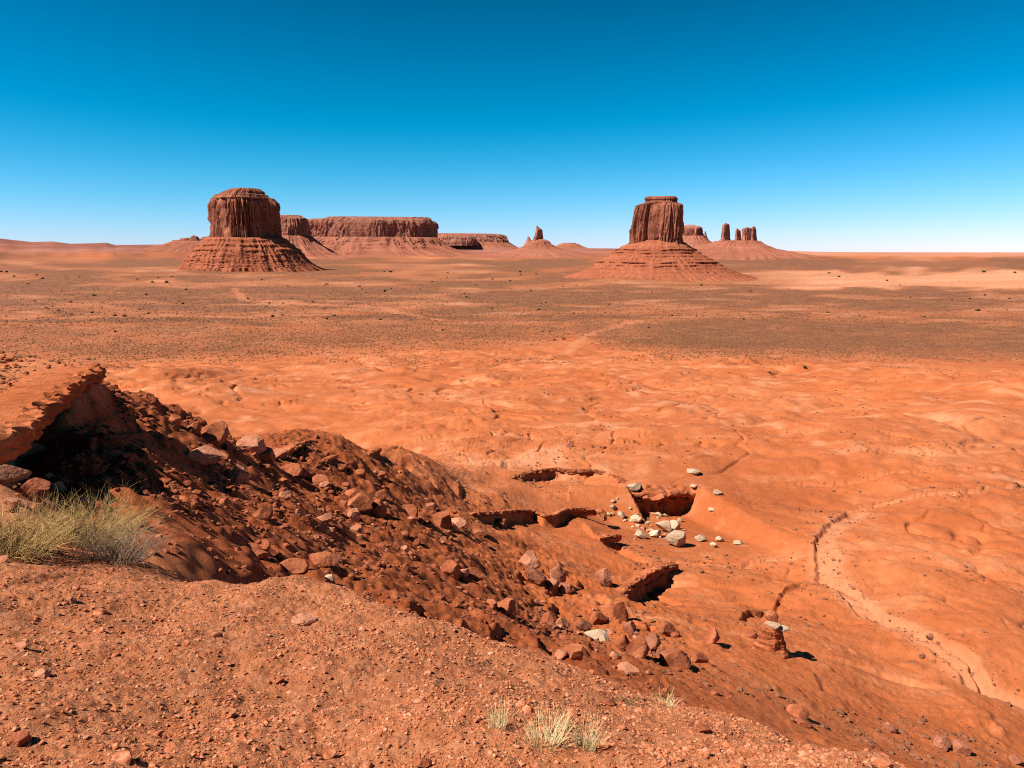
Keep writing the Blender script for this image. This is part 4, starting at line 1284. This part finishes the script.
# single shrubs on the plain
def leafy_mesh(name, seed, n=260, size=.16, squash=.75):
    r_ = random.Random(seed)
    V, F = [], []
    lob = [(r_.uniform(-.5, .5), r_.uniform(-.5, .5), r_.uniform(.25, .65), r_.uniform(.35, .55)) for _ in range(7)]
    for k in range(n):
        lx, ly, lz, lr = r_.choice(lob)
        d = Vector((r_.gauss(0, 1), r_.gauss(0, 1), r_.gauss(0, 1))).normalized() * lr * r_.uniform(.6, 1.05)
        c = Vector((lx, ly, lz)) + d
        if c.z < 0: c.z = abs(c.z) * .3
        a = Vector((r_.gauss(0, 1), r_.gauss(0, 1), r_.gauss(0, 1))).normalized() * size * r_.uniform(.6, 1.3)
        bb = a.orthogonal().normalized() * size * r_.uniform(.4, .9)
        i = len(V)
        V += [c - a, c + bb, c + a, c - bb]; F.append((i, i + 1, i + 2, i + 3))
    me = bpy.data.meshes.new(name)
    me.from_pydata([tuple((v.x, v.y, v.z * squash)) for v in V], [], F)
    me.materials.append(M_shrub)
    return me
SH = [leafy_mesh('foliage', 40 + i) for i in range(5)]
def stem_mesh(seed):
    r_ = random.Random(seed)
    V, F = [], []
    for k in range(6):
        a = r_.uniform(0, 6.28); dx, dy = math.cos(a) * .4, math.sin(a) * .4
        i = len(V)
        for t, rad in ((0, .05), (1, .02)):
            for q in range(4):
                V.append((dx * t + rad * math.cos(q * 1.57), dy * t + rad * math.sin(q * 1.57), -.1 + .6 * t))
        for q in range(4):
            F.append((i + q, i + (q + 1) % 4, i + 4 + (q + 1) % 4, i + 4 + q))
    me = bpy.data.meshes.new('stem'); me.from_pydata(V, [], F); me.materials.append(M_stem)
    return me
ST = stem_mesh(3)
def shrub(u, v, w, label, group=None, parts=False):
    p = hit(u, v, H_now)
    if p is None: return
    d = math.hypot(p[0], p[1]); a = w * d / FPX / 2
    o = bpy.data.objects.new('shrub', random.choice(SH)); col.objects.link(o)
    o.location = p; o.scale = (a, a, a * random.uniform(.8, 1.15)); o.rotation_euler = (0, 0, random.uniform(0, 6))
    tag(o, label, 'shrub', group)
    if parts:
        s = bpy.data.objects.new('stem', ST); col.objects.link(s); s.parent = o
shrub(770, 373, 5, 'lower left of two lone dark shrubs at the edge of the orange badlands', parts=True)
shrub(805.5, 368, 6, 'upper right of two lone dark shrubs at the edge of the orange badlands', parts=True)
for u, v, w in [(115, 316, 5), (125, 316.5, 5), (272, 317, 5), (380, 320, 4.5), (95, 296, 4), (167, 283, 5), (115, 332, 4), (744, 319.5, 4), (672, 316, 4),
                (539, 310, 4), (564.5, 339.5, 4), (977, 311, 5), (649, 328, 3.5), (554, 340.5, 4), (148, 314, 4), (92, 313, 4), (71, 315, 3.5), (334, 316, 4)]:
    shrub(u, v, w, 'dark rounded shrub standing alone on the open scrub plain', 'lone shrubs on the plain')
k = 0
while k < 120:
    u = random.uniform(-10, 1030); v = 272 + 60 * random.random() ** 1.4
    if (u < 620 and random.random() < .9 or random.random() < .35) and not (150 < u < 350 and v < 275) and not (540 < u < 770 and v < 284):
        shrub(u, v, random.uniform(1.8, 4.0), 'dark rounded shrub standing alone on the open scrub plain', 'lone shrubs on the plain'); k += 1

# tufts on the left plateau
TUFT = [leafy_mesh('tuft', 60 + i, n=120, size=.14, squash=.5) for i in range(3)]
for m_ in TUFT:
    m_.materials.clear(); m_.materials.append(M_green)
k = 0
while k < 64:
    u = random.uniform(0, 92); v = random.uniform(354, 428)
    if v > 432 - .72 * u - 2: continue
    p = hit(u, v, H_now)
    d = math.hypot(p[0], p[1]); a = random.uniform(3, 8.5) * d / FPX / 2
    o = bpy.data.objects.new('tuft', random.choice(TUFT)); col.objects.link(o)
    o.location = p; o.scale = (a, a, a * .8); o.rotation_euler = (0, 0, random.uniform(0, 6))
    tag(o, 'small grey-green tuft growing on the flat top of the left plateau', 'tuft', 'tufts on the left plateau'); k += 1

# ------------------------------------------------------------------ bushes and straw in front
def blades(n, base_r, h, spread, rad, seed, bend=.25, fork=0.0, tilt=None):
    """thin three-sided stems fanning out of one root"""
    r_ = random.Random(seed)
    V, F = [], []
    def stem(p, d, L, w, nseg=4):
        i0 = len(V)
        side = d.orthogonal().normalized(); up = d.cross(side).normalized()
        q = Vector(p); dd = d.copy()
        cv = Vector((r_.gauss(0, 1), r_.gauss(0, 1), r_.gauss(0, .6))) * bend
        mids = []
        for s in range(nseg + 1):
            ww = w * (1 - .8 * s / nseg)
            for a in range(3):
                ang = a * 2.094
                V.append(q + side * (ww * math.cos(ang)) + up * (ww * math.sin(ang)))
            mids.append((q.copy(), dd.copy()))
            if s < nseg:
                dd = (dd + cv / nseg).normalized()
                q = q + dd * (L / nseg)
        for s in range(nseg):
            for a in range(3):
                b_ = (a + 1) % 3
                F.append((i0 + s * 3 + a, i0 + s * 3 + b_, i0 + s * 3 + 3 + b_, i0 + s * 3 + 3 + a))
        return mids
    for k in range(n):
        a = r_.uniform(0, 6.283); rr = base_r * math.sqrt(r_.random())
        p = Vector((math.cos(a) * rr, math.sin(a) * rr, -.02))
        out = Vector((math.cos(a + r_.gauss(0, .5)), math.sin(a + r_.gauss(0, .5)), 0)) * spread * r_.uniform(.1, 1)
        d = (Vector((0, 0, 1)) + out + (Vector(tilt) if tilt else Vector((0, 0, 0)))).normalized()
        L = h * r_.uniform(.5, 1.1)
        mids = stem(p, d, L, rad * r_.uniform(.7, 1.3))
        if r_.random() < fork:
            for _ in range(2):
                q, dd = mids[r_.choice((1, 2, 3))]
                nd = (dd + Vector((r_.gauss(0, .5), r_.gauss(0, .5), r_.gauss(0, .4)))).normalized()
                stem(q, nd, L * r_.uniform(.25, .5), rad * .6, 3)
    me = bpy.data.meshes.new('blades')
    me.from_pydata([tuple(v) for v in V], [], F)
    return me

def plant(name, u, v, label, cat, parts, group=None):
    p = hit(u, v, H_now)
    e = bpy.data.objects.new(name, None); e.location = p; col.objects.link(e)
    e.empty_display_size = .2
    tag(e, label, cat, group)
    for nm, me, mat in parts:
        me.name = nm
        link(nm, me, mat, e)
    return e
plant('dry_bush', 92, 546, 'largest yellow-green dry bush at left, above the gravel', 'bush',
      [('foliage', blades(700, .27, .5, 1.25, .0021, 1, .8, 1.0), M_rabbit), ('stem', blades(60, .1, .3, .9, .006, 2, .2, .6), M_stem)])
plant('dry_bush', 14, 552, 'yellow-green dry bush cut off by the left edge', 'bush',
      [('foliage', blades(540, .25, .42, 1.25, .0021, 3, .8, 1.0), M_rabbit), ('stem', blades(50, .1, .25, .9, .006, 4, .2, .6), M_stem)])
plant('dead_bush', 120, 561, 'grey leafless bush tangled at the right foot of the largest yellow bush', 'bush',
      [('twig', blades(190, .16, .40, 1.5, .0026, 5, .8, 1.0), M_twig), ('stem', blades(30, .08, .2, 1.2, .006, 6, .4, .6), M_stem)])
for u, v, n, h, sp, lab in [
    (497, 727, 60, .085, .3, 'small upright straw-coloured grass tuft, leftmost on the gravel'),
    (545, 742, 120, .10, .9, 'largest sprawling straw-coloured tuft low on the gravel'),
    (562, 729, 40, .09, .4, 'thin straw-coloured tuft rising behind the sprawling one'),
    (587, 747, 70, .10, .6, 'straw-coloured tuft just right of the sprawling one'),
    (665, 707, 50, .10, 1.0, 'twiggy pale tuft rightmost on the gravel')]:
    plant('grass_tuft', u, v, lab, 'grass tuft', [('blade', blades(n, .06 if n > 100 else .035, h * 1.4, sp, .0016, int(u), .3, .3), M_straw)])
for u, v, n, h, lab in [(622, 704, 90, .035, 'low green weed between the straw tufts and the twiggy pale tuft'),
                        (507, 750, 60, .03, 'low green weed at the foot of the leftmost straw tuft'),
                        (275, 697, 60, .025, 'thin green weed spread on the gravel, lower left of centre'),
                        (460, 690, 40, .025, 'thin green weed on the gravel near the middle')]:
    plant('weed', u, v, lab, 'weed', [('leaf', blades(n, .07, h, 1.6, .0022, int(u), .4, .4), M_green)])

k = 0
WEED = [blades(26, .05, .022, 1.8, .0016, 900 + i, .5, .3) for i in range(3)]
for m_ in WEED: m_.materials.append(M_green)
while k < 34:
    u, v = random.uniform(20, 780), random.uniform(600, 765)
    p = hit(u, v, H_now)
    if math.hypot(p[0], p[1]) > 6.5: continue
    o = bpy.data.objects.new('weed', random.choice(WEED)); col.objects.link(o)
    o.location = p; o.rotation_euler = (0, 0, random.uniform(0, 6)); o.scale = (1, 1, 1)
    tag(o, 'sparse little green weed growing between the foreground gravel stones', 'weed', 'weeds in the foreground gravel'); k += 1
